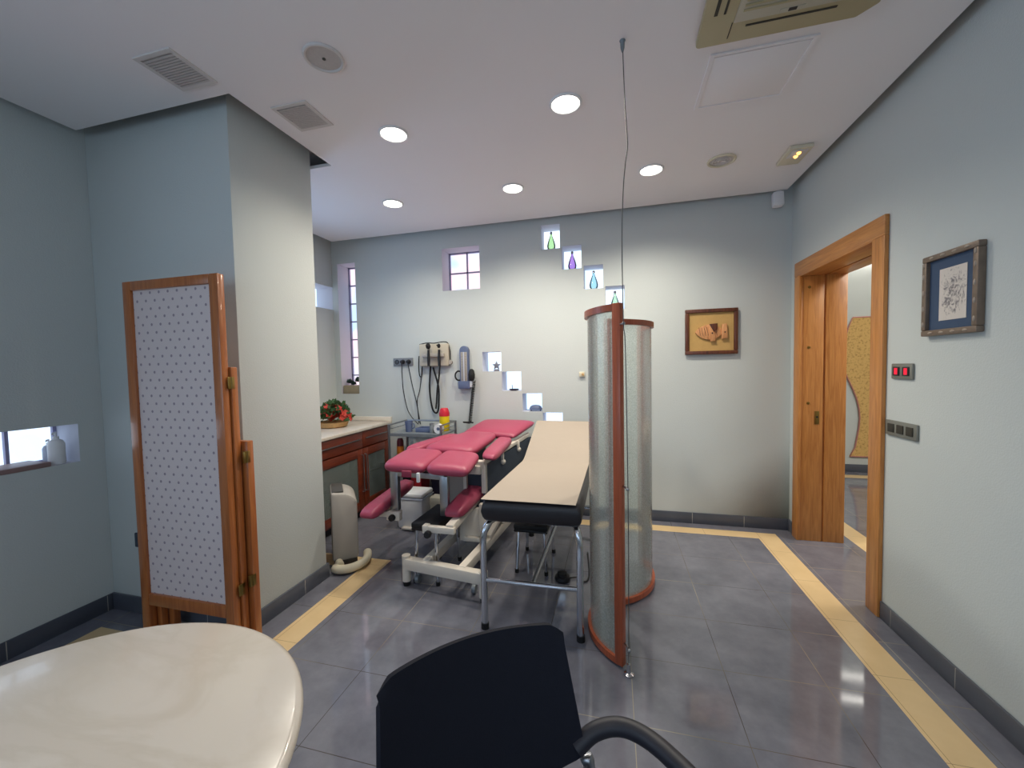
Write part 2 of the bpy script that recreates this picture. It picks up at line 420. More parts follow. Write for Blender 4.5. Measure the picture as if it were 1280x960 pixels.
def glow_glass(name, strength, warm):
    """daylight arriving through obscured glass blocks: brick and sky outside show as soft tints"""
    m, nt, out = nm(name)
    tc = N(nt, 'ShaderNodeTexCoord'); n1 = N(nt, 'ShaderNodeTexNoise', Scale=3.2, Detail=2.0); nt.links.new(tc.outputs['Object'], n1.inputs['Vector'])
    r = N(nt, 'ShaderNodeValToRGB'); r.color_ramp.elements[0].position = 0.4; r.color_ramp.elements[0].color = (0.58, 0.76, 1.0, 1)
    r.color_ramp.elements[1].position = 0.6; r.color_ramp.elements[1].color = (1.0 if warm else .74, 0.76 if warm else 0.86, 0.84 if warm else 1.0, 1)
    nt.links.new(n1.outputs[0], r.inputs[0])
    e = N(nt, 'ShaderNodeEmission', Strength=strength); nt.links.new(r.outputs[0], e.inputs[0])
    g = N(nt, 'ShaderNodeBsdfGlossy', Roughness=0.2); mx = N(nt, 'ShaderNodeMixShader'); mx.inputs[0].default_value = 0.08
    nt.links.new(e.outputs[0], mx.inputs[1]); nt.links.new(g.outputs[0], mx.inputs[2]); nt.links.new(mx.outputs[0], out.inputs[0]); return m

def screen_glass():
    m, nt, out = nm('rippled_green_glass')
    tc = N(nt, 'ShaderNodeTexCoord'); nb = N(nt, 'ShaderNodeTexNoise', Scale=90.0, Detail=2.0); nt.links.new(tc.outputs['Object'], nb.inputs['Vector'])
    b = N(nt, 'ShaderNodeBump', Strength=0.5, Distance=0.004); nt.links.new(nb.outputs[0], b.inputs['Height'])
    tr = N(nt, 'ShaderNodeBsdfTransparent', Color=(0.80, 0.86, 0.83, 1))
    rf = N(nt, 'ShaderNodeBsdfRefraction', Color=(0.80, 0.87, 0.84, 1), Roughness=0.22, IOR=1.04); nt.links.new(b.outputs[0], rf.inputs['Normal'])
    df = N(nt, 'ShaderNodeBsdfDiffuse', Color=(0.62, 0.70, 0.67, 1)); tl = N(nt, 'ShaderNodeBsdfTranslucent', Color=(0.62, 0.70, 0.67, 1))
    gl = N(nt, 'ShaderNodeBsdfGlossy', Roughness=0.12); nt.links.new(b.outputs[0], gl.inputs['Normal'])
    def mx(f, a, c):
        n = N(nt, 'ShaderNodeMixShader')
        if isinstance(f, float): n.inputs[0].default_value = f
        else: nt.links.new(f, n.inputs[0])
        nt.links.new(a.outputs[0], n.inputs[1]); nt.links.new(c.outputs[0], n.inputs[2]); return n
    gr = N(nt, 'ShaderNodeTexNoise', Scale=170.0, Detail=2.0); nt.links.new(tc.outputs['Object'], gr.inputs['Vector'])
    mr = N(nt, 'ShaderNodeMapRange'); mr.inputs[1].default_value = .32; mr.inputs[2].default_value = .68; mr.inputs[3].default_value = .33; mr.inputs[4].default_value = .5; nt.links.new(gr.outputs[0], mr.inputs[0])
    a = mx(0.45, tr, rf); c = mx(0.5, df, tl); a = mx(mr.outputs[0], a, c)
    fr = N(nt, 'ShaderNodeFresnel', IOR=1.35); a = mx(fr.outputs[0], a, gl)
    nt.links.new(a.outputs[0], out.inputs[0]); return m

def tinted_glass(name, col, rough=0.05, mixd=0.15):
    m, nt, out = nm(name)
    tr = N(nt, 'ShaderNodeBsdfTransparent', Color=col); gl = N(nt, 'ShaderNodeBsdfGlossy', Roughness=rough)
    df = N(nt, 'ShaderNodeBsdfTranslucent', Color=col); a = N(nt, 'ShaderNodeMixShader'); a.inputs[0].default_value = mixd
    nt.links.new(tr.outputs[0], a.inputs[1]); nt.links.new(df.outputs[0], a.inputs[2])
    fr = N(nt, 'ShaderNodeFresnel', IOR=1.45); b = N(nt, 'ShaderNodeMixShader'); nt.links.new(fr.outputs[0], b.inputs[0])
    nt.links.new(a.outputs[0], b.inputs[1]); nt.links.new(gl.outputs[0], b.inputs[2]); nt.links.new(b.outputs[0], out.inputs[0]); return m

def frosted(name):
    m, nt, out = nm(name)
    tc = N(nt, 'ShaderNodeTexCoord'); n1 = N(nt, 'ShaderNodeTexNoise', Scale=5.0); nt.links.new(tc.outputs['Object'], n1.inputs['Vector'])
    tr = N(nt, 'ShaderNodeBsdfTransparent', Color=(.7, .76, .74, 1)); df = N(nt, 'ShaderNodeBsdfDiffuse', Color=(.26, .30, .28, 1)); gl = N(nt, 'ShaderNodeBsdfGlossy', Roughness=.25)
    a = N(nt, 'ShaderNodeMixShader'); a.inputs[0].default_value = .45; nt.links.new(tr.outputs[0], a.inputs[1]); nt.links.new(df.outputs[0], a.inputs[2])
    b = N(nt, 'ShaderNodeMixShader'); b.inputs[0].default_value = .12; nt.links.new(a.outputs[0], b.inputs[1]); nt.links.new(gl.outputs[0], b.inputs[2])
    nt.links.new(b.outputs[0], out.inputs[0]); return m

def sketch_paper():
    m, nt, out = nm('ink_drawing')
    p = N(nt, 'ShaderNodeBsdfPrincipled', Roughness=0.9)
    tc = N(nt, 'ShaderNodeTexCoord'); sp = N(nt, 'ShaderNodeSeparateXYZ'); nt.links.new(tc.outputs['Object'], sp.inputs[0])
    n1 = N(nt, 'ShaderNodeTexNoise', Scale=30.0, Detail=6.0, Roughness=0.75, Distortion=2.0); nt.links.new(tc.outputs['Object'], n1.inputs['Vector'])
    # the drawing stands in the middle of the sheet
    a = math_node(nt, 'DIVIDE', math_node(nt, 'SUBTRACT', sp.outputs[1], -.008), 0.06); c = math_node(nt, 'DIVIDE', math_node(nt, 'SUBTRACT', sp.outputs[2], .005), 0.085)
    d = math_node(nt, 'ADD', math_node(nt, 'MULTIPLY', a, a), math_node(nt, 'MULTIPLY', c, c))
    k = math_node(nt, 'SUBTRACT', n1.outputs[0], math_node(nt, 'MULTIPLY', d, 0.1))
    r = N(nt, 'ShaderNodeValToRGB'); r.color_ramp.elements[0].position = 0.43; r.color_ramp.elements[0].color = lin(210, 202, 194)
    r.color_ramp.elements[1].position = 0.54; r.color_ramp.elements[1].color = lin(122, 117, 119)
    nt.links.new(k, r.inputs[0]); nt.links.new(r.outputs[0], p.inputs['Base Color']); nt.links.new(p.outputs[0], out.inputs[0]); return m

M['floor'] = floor_tile(); M['beige'] = beige_tile(); M['skirt'] = skirting_tile(); M['marble'] = marble(); M['dots'] = dotted_fabric(); M['cork'] = cork()
M['glow'] = glow_glass('glass_block_daylight', 1.3, True); M['glow_white'] = glow_glass('niche_daylight', 1.7, False)
M['screen_glass'] = screen_glass(); M['cab_glass'] = frosted('smoky_cabinet_glass'); M['sketch'] = sketch_paper()
M['g_green'] = tinted_glass('green_bottle_glass', (0.72, 0.9, 0.6, 1)); M['g_purple'] = tinted_glass('purple_bottle_glass', (0.72, 0.5, 0.8, 1))
M['g_aqua'] = tinted_glass('aqua_bottle_glass', (0.72, 0.9, 0.9, 1)); M['g_lime'] = tinted_glass('pale_green_bottle_glass', (0.78, 0.92, 0.74, 1))

# ------------------------------------------------------------------ setting
XL, XR, YB, YF, ZC = -2.886, 1.373, 3.655, -2.6, 2.70
ZT = 2.85
PX, PY0, PY1 = -1.87, 1.638, 2.205          # the pier on the left
HX, HY = 4.2, 5.75                          # hall beyond the door

def wall_with_holes(axis, a0, a1, z0, z1, pos, thick, holes):
    """wall in the plane axis=pos, its body going 'thick' behind; holes are (a0,a1,z0,z1); slot 1 = reveals"""
    mb = MB(); As = sorted({a0, a1, *[h[0] for h in holes], *[h[1] for h in holes]}); Zs = sorted({z0, z1, *[h[2] for h in holes], *[h[3] for h in holes]})
    P = (lambda a, d, z: (a, pos + d, z)) if axis == 'y' else (lambda a, d, z: (pos + d, a, z))
    inh = lambda a, z: any(h[0] < a < h[1] and h[2] < z < h[3] for h in holes)
    for i in range(len(As) - 1):
        for j in range(len(Zs) - 1):
            if inh((As[i] + As[i + 1]) / 2, (Zs[j] + Zs[j + 1]) / 2): continue
            for d in (0, thick): mb.quad(P(As[i], d, Zs[j]), P(As[i + 1], d, Zs[j]), P(As[i + 1], d, Zs[j + 1]), P(As[i], d, Zs[j + 1]))
    for h in holes:
        A, B, C, D = h
        mb.quad(P(A, 0, C), P(A, thick, C), P(A, thick, D), P(A, 0, D), 1); mb.quad(P(B, 0, C), P(B, thick, C), P(B, thick, D), P(B, 0, D), 1)
        (C > z0) and mb.quad(P(A, 0, C), P(B, 0, C), P(B, thick, C), P(A, thick, C), 1); mb.quad(P(A, 0, D), P(B, 0, D), P(B, thick, D), P(A, thick, D), 1)
    mb.quad(P(a0, 0, z0), P(a0, thick, z0), P(a0, thick, z1), P(a0, 0, z1)); mb.quad(P(a1, 0, z0), P(a1, thick, z0), P(a1, thick, z1), P(a1, 0, z1))
    mb.quad(P(a0, 0, z1), P(a1, 0, z1), P(a1, thick, z1), P(a0, thick, z1))
    bmesh.ops.remove_doubles(mb.bm, verts=mb.bm.verts, dist=1e-5); bmesh.ops.recalc_face_normals(mb.bm, faces=mb.bm.faces)
    return mb

UP = [(-0.642, -0.467, 2.446, 2.664), (-0.452, -0.276, 2.251, 2.459), (-0.258, -0.088, 2.062, 2.270), (-0.07, 0.095, 1.868, 2.074)]
LOW = [(-1.233, -1.043, 1.339, 1.527), (-1.041, -0.851, 1.15, 1.334), (-0.842, -0.655, 0.955, 1.126), (-0.65, -0.464, 0.77, 0.947)]
TALL = (-2.818, -2.604, 1.126, 2.495); SQ = (-1.626, -1.238, 2.135, 2.543)
struct('wall_back', wall_with_holes('y', XL - 0.3, XR, 0, ZT, YB, 0.3, [TALL, SQ] + UP + LOW), [M['paint'], M['reveal']])
STRIP = (-0.2, 1.527, 0.902, 1.112); SLOT = (2.9, 3.653, 2.02, 2.255); SIDE = (-2.2, -0.5, 0.95, 2.35); ALC = (2.35, 2.85, 1.15, 2.3)
struct('wall_left', wall_with_holes('x', YF, YB, 0, ZT, XL, -0.3, [STRIP, SLOT, SIDE, ALC]), [M['paint'], M['reveal']])
DY0, DY1, DZ = 2.57, 3.50, 2.045
struct('wall_right', wall_with_holes('x', YF, YB + 0.3, 0, ZT, XR, 0.29, [(DY0, DY1, 0.0, DZ)]), [M['paint'], M['paint']])
FRONTW = (-1.5, 0.9, 0.9, 2.3)
struct('wall_front', wall_with_holes('y', XL - 0.3, XR + 0.3, 0, ZT, YF, -0.3, [FRONTW]), [M['paint'], M['reveal']])
struct('wall_pier', MB().box(XL + 0.0005, PX, PY0, PY1, 0, ZT, 0.004), M['paint'])
# hall beyond the door
struct('wall_hall', MB().box(XR + 0.29, HX, HY, HY + 0.1, 0, 2.7), M['paint'])
struct('wall_hall_side', MB().box(HX, HX + 0.1, 0.5, HY + 0.1, 0, 2.7), M['paint'])
struct('wall_hall_end', MB().box(XR + 0.29, HX, 0.4, 0.5, 0, 2.7), M['paint'])
struct('wall_hall_near', MB().box(XR + 0.19, XR + 0.29, YB + 0.3, HY, 0, 2.7), M['paint'])
struct('ceiling_hall', MB().box(XR + 0.29, HX, 0.5, HY, 2.62, 2.72), M['white'])

# floor: grey tile with a beige border, one mesh
def in_border(x, y):
    def ring(x0, x1, y0, y1, w=0.15): return x0 < x < x1 and y0 < y < y1 and not (x0 + w < x < x1 - w and y0 + w < y < y1 - w)
    if x < 1.3:
        if 1.084 < x < 1.236 and -2.4 < y < 3.548: return True
        if 3.43 < y < 3.548 and -2.73 < x < 1.236: return True
        if -1.722 < x < -1.572 and 1.338 < y < 2.503: return True
        if 1.338 < y < 1.488 and -2.736 < x < -1.572: return True
        if -2.736 < x < -2.586 and (-2.4 < y < 1.488 or 2.353 < y < 3.548): return True
        if 2.353 < y < 2.503 and -2.736 < x < -1.572: return True
        return False
    return (1.74 < x < 1.885 and 1.0 < y < 5.58) or (5.44 < y < 5.58 and 1.74 < x < 4.0)
mb = MB()
xs = [XL - 0.3, -2.736, -2.73, -2.586, -1.722, -1.572, 1.084, 1.236, 1.3, 1.74, 1.885, 4.0, HX + 0.1]; ys = [YF - 0.3, -2.4, 1.0, 1.338, 1.488, 2.353, 2.503, 3.43, 3.548, 5.44, 5.58, HY + 0.1]
for i in range(len(xs) - 1):
    for j in range(len(ys) - 1):
        x0, x1, y0, y1 = xs[i], xs[i + 1], ys[j], ys[j + 1]
        mb.quad((x0, y0, 0), (x1, y0, 0), (x1, y1, 0), (x0, y1, 0), 1 if in_border((x0 + x1) / 2, (y0 + y1) / 2) else 0)
bmesh.ops.remove_doubles(mb.bm, verts=mb.bm.verts, dist=1e-6)
struct('floor', mb, [M['floor'], M['beige']])

# ceiling: plasterboard raft with a shadow gap along every wall, slab above it
mb = MB()
poly = [(-2.80, YF + 0.08), (1.302, YF + 0.08), (1.302, 3.563), (-2.80, 3.563), (-2.80, 2.262), (-1.757, 2.262), (-1.757, 1.555), (-2.80, 1.555)]
mb.prism(poly, ZC, ZC + 0.02); mb.box(XL - 0.3, XR + 0.3, YF - 0.3, YB + 0.3, ZT, ZT + 0.1)
struct('ceiling', mb, M['white'])

# skirting
def skirt(name, x0, x1, y0, y1): struct(name, MB().box(x0, x1, y0, y1, 0, 0.094, 0.003), M['skirt'])
T = 0.012
skirt('baseboard_back', XL, XR - T, YB - T, YB); skirt('baseboard_right', XR - T, XR, YF, 2.487); skirt('baseboard_right_far', XR - T, XR, 3.548, YB)
skirt('baseboard_left', XL, XL + T, YF, PY0 - T); skirt('baseboard_pier_front', XL, PX + T, PY0 - T, PY0); skirt('baseboard_pier_side', PX, PX + T, PY0, PY1 + T)
skirt('baseboard_pier_back', XL, PX, PY1, PY1 + T); skirt('baseboard_alcove', XL, XL + T, PY1 + T, YB - T)
skirt('baseboard_hall', XR + 0.3, HX, HY - T, HY); skirt('baseboard_hall_near', XR + 0.29, XR + 0.29 + T, 3.6, HY - T)

# windows: frame + obscured glass lit by the daylight outside
def block_window(n, hole, axis, depth, cols, rows, glow, bar=0.012):
    w = shell('window_%d' % n); A, B, C, D = hole
    def bx(mb, a0, a1, z0, z1, d0, d1, mi=0):
        if axis == 'y': mb.box(a0, a1, YB + d0, YB + d1, z0, z1)
        else: mb.box(XL - d1, XL - d0, a0, a1, z0, z1)
    g = MB(); bx(g, A, B, C, D, depth, depth + 0.03); obj('pane', g, glow, w)
    if cols * rows >= 1:
        f = MB()
        e = bar
        bx(f, A, A + e, C, D, depth - 0.02, depth); bx(f, B - e, B, C, D, depth - 0.02, depth); bx(f, A, B, C, C + e, depth - 0.02, depth); bx(f, A, B, D - e, D, depth - 0.02, depth)
        for i in range(1, cols): a = A + (B - A) * i / cols; bx(f, a - e / 2, a + e / 2, C, D, depth - 0.02, depth)
        for i in range(1, rows): z = C + (D - C) * i / rows; bx(f, A, B, z - e / 2, z + e / 2, depth - 0.02, depth)
        obj('frame', f, M['glazing'], w)
    return w
M['glazing'] = mat('grey_lilac_mortar', lin(150, 148, 176), 0.6)
block_window(1, TALL, 'y', 0.2, 1, 7, M['glow']); block_window(2, SQ, 'y', 0.2, 2, 2, M['glow'])
for i, h in enumerate(UP): block_window(3 + i, h, 'y', 0.19, 0, 0, M['glow_white'])
for i, h in enumerate(LOW): block_window(7 + i, h, 'y', 0.19, 0, 0, M['glow_white'])
sw_ = block_window(11, STRIP, 'x', 0.2, 9, 1, M['glow_white'], 0.014); block_window(12, SLOT, 'x', 0.2, 0, 0, M['glow_white'])
obj('sill_board', MB().box(XL - .17, XL + .004, STRIP[0] + .002, 1.408, STRIP[2] + .0005, STRIP[2] + .026, .004), M['sill'], sw_)

# window sill slab in the left strip window
# unseen windows, added to let daylight in from behind the camera and the pier
def added_window(n, hole, axis):
    w = shell('window_%d' % n); A, B, C, D = hole; f = MB(); e = 0.05
    def bx(mb, a0, a1, z0, z1, d0, d1):
        if axis == 'y': mb.box(a0, a1, YF - d1, YF - d0, z0, z1)
        else: mb.box(XL - d1, XL - d0, a0, a1, z0, z1)
    for r in ((A, A + e, C, D), (B - e, B, C, D), (A, B, C, C + e), (A, B, D - e, D), ((A + B) / 2 - e / 2, (A + B) / 2 + e / 2, C, D)): bx(f, *r, 0.1, 0.15)
    obj('frame', f, M['whitep'], w)
    return w
added_window(13, SIDE, 'x'); added_window(14, FRONTW, 'y'); added_window(15, ALC, 'x')

# door: wide oak casing and a rebated oak lining through the wall
d = shell('door_1')
f = MB()
f.box(XR - 0.022, XR - 0.0005, 2.489, 2.585, 0, 2.02, 0.004); f.box(XR - 0.022, XR - 0.0005, 3.455, 3.547, 0, 2.02, 0.004)
obj('casing', f, M['oak'], d)
obj('head_casing', MB().box(XR - 0.0225, XR - 0.0005, 2.489, 3.547, 2.02, 2.125, 0.004), M['oakx'], d)
for s, (ya, yb) in enumerate(((2.571, 2.597), (3.462, 3.499))):
    obj('jamb', MB().box(XR - 0.02, XR + 0.142, ya, yb, 0, 2.04, 0.003).box(XR + 0.155, XR + 0.29, ya, yb - 0.002 if s else yb, 0, 2.04, 0.003).box(XR + 0.13, XR + 0.17, ya + (0.012 if s else 0), yb - (0 if s else 0.012), 0, 2.04), M['oak'], d)
obj('head_jamb', MB().box(XR - 0.02, XR + 0.142, 2.59, 3.47, 2.012, 2.044, 0.003).box(XR + 0.155, XR + 0.29, 2.59, 3.47, 2.012, 2.044, 0.003).box(XR + 0.13, XR + 0.17, 2.59, 3.47, 2.026, 2.044), M['oakx'], d)
obj('strike_plate', MB().box(XR + 0.088, XR + 0.118, 3.459, 3.463, 0.90, 1.0, 0.001), M['brass'], d)
obj('keyhole', MB().lathe([(0.007, 0), (0.007, 0.002), (0, 0.002)], (XR + 0.103, 3.459, 0.955), axis='y', n=10), M['black'], d)
for z in (1.93, 1.48, 1.06): obj('screw_cap', MB().lathe([(0.011, 0), (0.010, 0.004), (0, 0.006)], (XR + 0.045, 3.462, z), axis='y', n=12), M['brass'], d)

# ------------------------------------------------------------------ ceiling fittings
def lathe_down(prof, c, n=28): return MB().lathe([(r, -h) for r, h in prof], c, n)
dl = thing('downlight', '', 'ceiling light', (0, 0, 0), 'recessed round downlights')
obj('bezel', MB().tube([(0.075 * math.cos(a * PI / 16), 0.075 * math.sin(a * PI / 16), -0.003) for a in range(32)], 0.007, 8, closed=True), M['whitep'], dl)
obj('diffuser', lathe_down([(0.068, 0.0), (0.068, 0.004), (0.05, 0.007), (0, 0.008)], (0, 0, 0)), M['lamp'], dl)
LIT = [(-1.188, 2.061, 'lit round downlight nearest the pier, right of the square ceiling vents'), (-0.226, 2.072, 'lit round downlight left of where the tension wire meets the ceiling, biggest in view'),
       (-0.715, 2.916, 'small lit round downlight in the middle of the back row'), (0.255, 2.922, 'lit round downlight right of the tension wire, nearest the emergency light'),
       (-1.697, 2.898, 'lit round downlight over the alcove, nearest the tall slim window')]
first = True
for x, y, lab in LIT + [(0.2, 0.1, None), (0.2, -1.5, None)]:  # entries without a label are unseen downlights, added to light the foreground
    if first: dl.location = (x, y, ZC); dl['label'] = lab; first = False
    else: dup(dl, (x, y, ZC), 0, lab or 'unseen round downlight added in the ceiling behind the viewer')

def vent(x, y, s, lab, parent=None):
    v = thing('ceiling_vent', lab, 'vent', (x, y, ZC), 'square ceiling vents'); h = s / 2
    f = MB()
    for a, b, c, e in ((-h, h, -h, -h + .018), (-h, h, h - .018, h), (-h, -h + .018, -h + .018, h - .018), (h - .018, h, -h + .018, h - .018)): f.box(x + a, x + b, y + c, y + e, ZC - 0.006, ZC)
    obj('frame', f, M['ventgrey'], v)
    g = MB().box(x - h + .018, x + h - .018, y - h + .018, y + h - .018, ZC - 0.001, ZC - 0.0002)
    k = -h + 0.028
    while k < h - 0.02: g.box(x - h + .018, x + h - .018, y + k, y + k + 0.0095, ZC - 0.005, ZC - 0.001); k += 0.0125
    obj('louvre', g, M['ventdark'], v)
vent(-1.835, 1.378, 0.205, 'square grey ceiling vent further from the lit downlights, above the folding screen'); vent(-1.552, 1.793, 0.205, 'square grey ceiling vent beside the pier, nearest a lit downlight')
sp = thing('ceiling_speaker', 'round cream ceiling speaker with a central dot, beside the square vents', 'speaker', (-1.176, 1.493, ZC))
obj('rim', MB().tube([(-1.176 + .075 * math.cos(a * PI / 16), 1.493 + .075 * math.sin(a * PI / 16), ZC - .003) for a in range(32)], .007, 8, closed=True), M['ventgrey'], sp)
obj('grille', lathe_down([(.07, 0), (.07, .003), (0, .005)], (-1.176, 1.493, ZC)), M['ventdark'], sp)
obj('centre_dot', lathe_down([(.007, .004), (.007, .008), (0, .009)], (-1.176, 1.493, ZC), 12), M['darkgrille'], sp)
sp = thing('round_air_grille', 'round beige air grille near the emergency light', 'vent', (0.69, 2.921, ZC))
obj('rim', MB().tube([(.69 + .078 * math.cos(a * PI / 16), 2.921 + .078 * math.sin(a * PI / 16), ZC - .004) for a in range(32)], .009, 8, closed=True), M['cream'], sp)
g = lathe_down([(.07, 0), (.07, .002), (0, .002)], (.69, 2.921, ZC))
for rr in (.02, .036, .052): g.tube([(.69 + rr * math.cos(a * PI / 12), 2.921 + rr * math.sin(a * PI / 12), ZC - .005) for a in range(24)], .004, 6, closed=True)
obj('ring_louvre', g, M['ventgrey'], sp)
em = thing('emergency_light', 'flat emergency light with glowing amber lamps above the doorway', 'emergency light', (1.12, 2.96, ZC))
obj('housing', MB().box(1.055, 1.185, 2.85, 3.07, ZC - .025, ZC, .006), M['cream'], em)
obj('lens', MB().box(1.075, 1.165, 2.87, 2.965, ZC - .03, ZC - .024, .002), M['ventgrey'], em)
for y in (2.895, 2.94): obj('lamp', MB().ball((1.12, y, ZC - .031), .012), M['amberled'], em)
ap = thing('access_panel', 'square white access panel outlined by a thin frame beside the air conditioner', 'ceiling panel', (0.615, 2.115, ZC))
obj('panel', MB().box(.43, .80, 1.95, 2.29, ZC - .004, ZC, .001), M['white'], ap)
f = MB()
for r in ((.413, .43, 1.928, 2.305), (.80, .817, 1.928, 2.305), (.43, .80, 1.928, 1.94), (.43, .80, 2.293, 2.305)): f.box(*r, ZC - .007, ZC)
obj('frame', f, M['white'], ap)
ac = thing('ceiling_air_conditioner', 'beige ceiling cassette air conditioner cut off by the top of the picture', 'air conditioner', (0.64, 1.54, ZC))
ax0, ax1, ay0, ay1 = .335, .945, 1.23, 1.845
ch = .05
obj('fascia', MB().prism([(ax0, ay0 + ch), (ax0 + ch, ay0), (ax1 - ch, ay0), (ax1, ay0 + ch), (ax1, ay1 - ch), (ax1 - ch, ay1), (ax0 + .01, ay1), (ax0, ay1 - .01)], ZC - .028, ZC, bev=.006), M['acbeige'], ac)
obj('return_grille', MB().box(.45, .83, 1.35, 1.735, ZC - .036, ZC - .027, .003), M['aclight'], ac)
g = MB(); y = 1.37
while y < 1.70: g.box(.47, .81, y, y + .008, ZC - .039, ZC - .0355); y += .022
obj('grille_bars', g, M['acbeige'], ac)
for r in ((.50, .80, 1.762, 1.770), (.46, .82, 1.285, 1.3), (.372, .384, 1.36, 1.69), (.405, .413, 1.36, 1.69), (.875, .89, 1.36, 1.73), (.446, .449, 1.74, 1.815)): obj('air_slot', MB().box(*r, ZC - .030, ZC - .0275), M['acslot'], ac)
obj('display', MB().box(.60, .68, 1.712, 1.728, ZC - .0375, ZC - .0355, .0005), M['aclight'], ac)
obj('display_mark', MB().box(.628, .655, 1.713, 1.727, ZC - .0385, ZC - .0375), M['black'], ac)

se = thing('motion_sensor', 'small white motion sensor in the back right ceiling corner', 'sensor', (1.24, YB, 2.62))
obj('bracket', MB().box(1.225, 1.265, 3.56, YB, 2.665, 2.70, .004), M['whitep'], se)
obj('body', MB().box(1.20, 1.275, 3.53, 3.585, 2.575, 2.685, .01, rot=Matrix.Rotation(-.12, 3, 'X')), M['whitep'], se)

# ------------------------------------------------------------------ right wall
def frame_x(parent, y0, y1, z0, z1, w, t, m, xw=XR):
    f = MB(); x0, x1 = xw - t, xw - .0005
    for a, b, c, e in ((y0, y1, z1 - w, z1), (y0, y1, z0, z0 + w), (y0, y0 + w, z0 + w, z1 - w), (y1 - w, y1, z0 + w, z1 - w)): f.box(x0, x1, a, b, c, e, .004)
    for z in (1.53, 1.6, 1.67, 1.74, 1.79): f.ball((XR - .027, 1.94, z), .005, (1, 1.2, 2.6), mi=1).ball((XR - .027, 2.203, z), .005, (1, 1.2, 2.6), mi=1)
    for y in (1.98, 2.04, 2.1, 2.16): f.ball((XR - .027, y, 1.49), .005, (1, 2.6, 1.2), mi=1).ball((XR - .027, y, 1.816), .005, (1, 2.6, 1.2), mi=1)
    return obj('frame', f, [m, M['bead']], parent)
pr = thing('framed_drawing', 'ink drawing in a wide dark blue mount and tarnished frame on the right wall', 'picture', (XR, 2.07, 1.65))
f = frame_x(pr, 1.928, 2.215, 1.478, 1.828, .025, .028, M['pewter'])
obj('mount', MB().box(XR - .012, XR - .001, 1.95, 2.192, 1.5, 1.806), M['bluemat'], pr)
obj('drawing', MB().box(XR - .014, XR - .012, 1.996, 2.134, 1.54, 1.758), M['sketch'], pr)
sw = thing('red_pilot_switch', 'two gang grey switch plate with red lit rockers beside the door', 'light switch', (XR, 2.362, 1.318))
obj('plate', MB().box(XR - .011, XR - .0005, 2.289, 2.437, 1.281, 1.357, .004), M['swplate'], sw)
for y in (2.398, 2.33): obj('rocker', MB().box(XR - .015, XR - .01, y - .023, y + .023, 1.297, 1.341, .002), M['black'], sw); obj('pilot_lamp', MB().box(XR - .017, XR - .0145, y - .013, y + .008, 1.303, 1.335, .002), M['redlamp'], sw)
sw = thing('grey_rocker_switch', 'three gang grey switch plate with dark rockers, below the red lit one', 'light switch', (XR, 2.362, 1.032))
obj('plate', MB().box(XR - .011, XR - .0005, 2.25, 2.473, .992, 1.070, .004), M['swplate'], sw)
for y in (2.428, 2.362, 2.296): obj('rocker', MB().box(XR - .015, XR - .01, y - .023, y + .023, 1.01, 1.053, .002), M['acslot'], sw)

# hall: shaped cork board
ck = thing('cork_board', 'hourglass shaped cork board with a pinkish edge on the hall wall', 'wall board', (3.2, HY, .2))
lc = [(2.807, 1.893), (2.754, 1.748), (2.715, 1.556), (2.705, 1.429), (2.715, 1.341), (2.734, 1.233), (2.775, 1.13), (2.819, 1.027), (2.86, .91), (2.886, .793), (2.897, .67), (2.889, .542), (2.853, .306), (2.801, .193)]
rc = [(3.62, .193), (3.58, .306), (3.55, .542), (3.55, .793), (3.62, 1.027), (3.7, 1.233), (3.73, 1.429), (3.7, 1.7), (3.64, 1.893)]
obj('cork_panel', MB().prism(lc + rc, HY - .02, HY - .001, 'y'), M['cork'], ck)
obj('edge_trim', MB().tube([(x, HY - .018, z) for x, z in lc + rc], .008, 8, closed=True), mat('dusty_pink_edge', lin(178, 120, 112), .6), ck)
hl = thing('hall_ceiling_light', 'bright white light strip at the hall ceiling seen through the doorway', 'ceiling light', (2.95, 5.69, 2.62))
obj('housing', MB().box(2.2, 3.7, 5.64, 5.748, 2.585, 2.62, .005), M['whitep'], hl); obj('diffuser', MB().box(2.22, 3.68, 5.65, 5.745, 2.576, 2.586, .003), M['hall_lamp'], hl)

# ------------------------------------------------------------------ back wall
fa = thing('framed_fish_carving', 'carved wooden fish on a gold ground in a dark wood frame', 'picture', (.785, YB, 1.64))
f = MB(); w = .03
for a, b, c, e in ((.583, .985, 1.797, 1.827), (.583, .985, 1.45, 1.48), (.583, .613, 1.48, 1.797), (.955, .985, 1.48, 1.797)): f.box(a, b, YB - .03, YB - .0005, c, e, .005)
obj('frame', f, M['walnut'], fa)
obj('backing', MB().box(.612, .956, YB - .012, YB - .001, 1.479, 1.798), M['gold'], fa)
fish = [(.66 + .225 * t, 1.635 + .062 * math.sin(PI * min(1, t * 1.02)) ** .7 * s) for s, ts in ((1, [i / 12 for i in range(13)]), (-1, [1 - i / 12 for i in range(1, 12)])) for t in ts]
bod = obj('fish_body', MB().prism(fish, YB - .028, YB - .011, 'y', .003), M['fishwood'], fa)
for i, x in enumerate((.695, .715, .735, .755, .82)): obj('gill_slot', MB().bar((x - .008, YB - .0285, 1.675), (x + .006, YB - .0285, 1.605), .006, .002), M['walnut'], bod)
obj('fin', MB().prism([(.765, 1.69), (.80, 1.69), (.815, 1.56), (.775, 1.555)], YB - .036, YB - .026, 'y', .002), M['fishwood'], fa)
obj('fin', MB().prism([(.765, 1.7), (.83, 1.705), (.825, 1.65), (.80, 1.635)], YB - .04, YB - .03, 'y', .002), M['walnut'], fa)
obj('tail', MB().prism([(.865, 1.695), (.90, 1.70), (.905, 1.58), (.86, 1.575)], YB - .036, YB - .02, 'y', .002), M['fishwood'], fa)
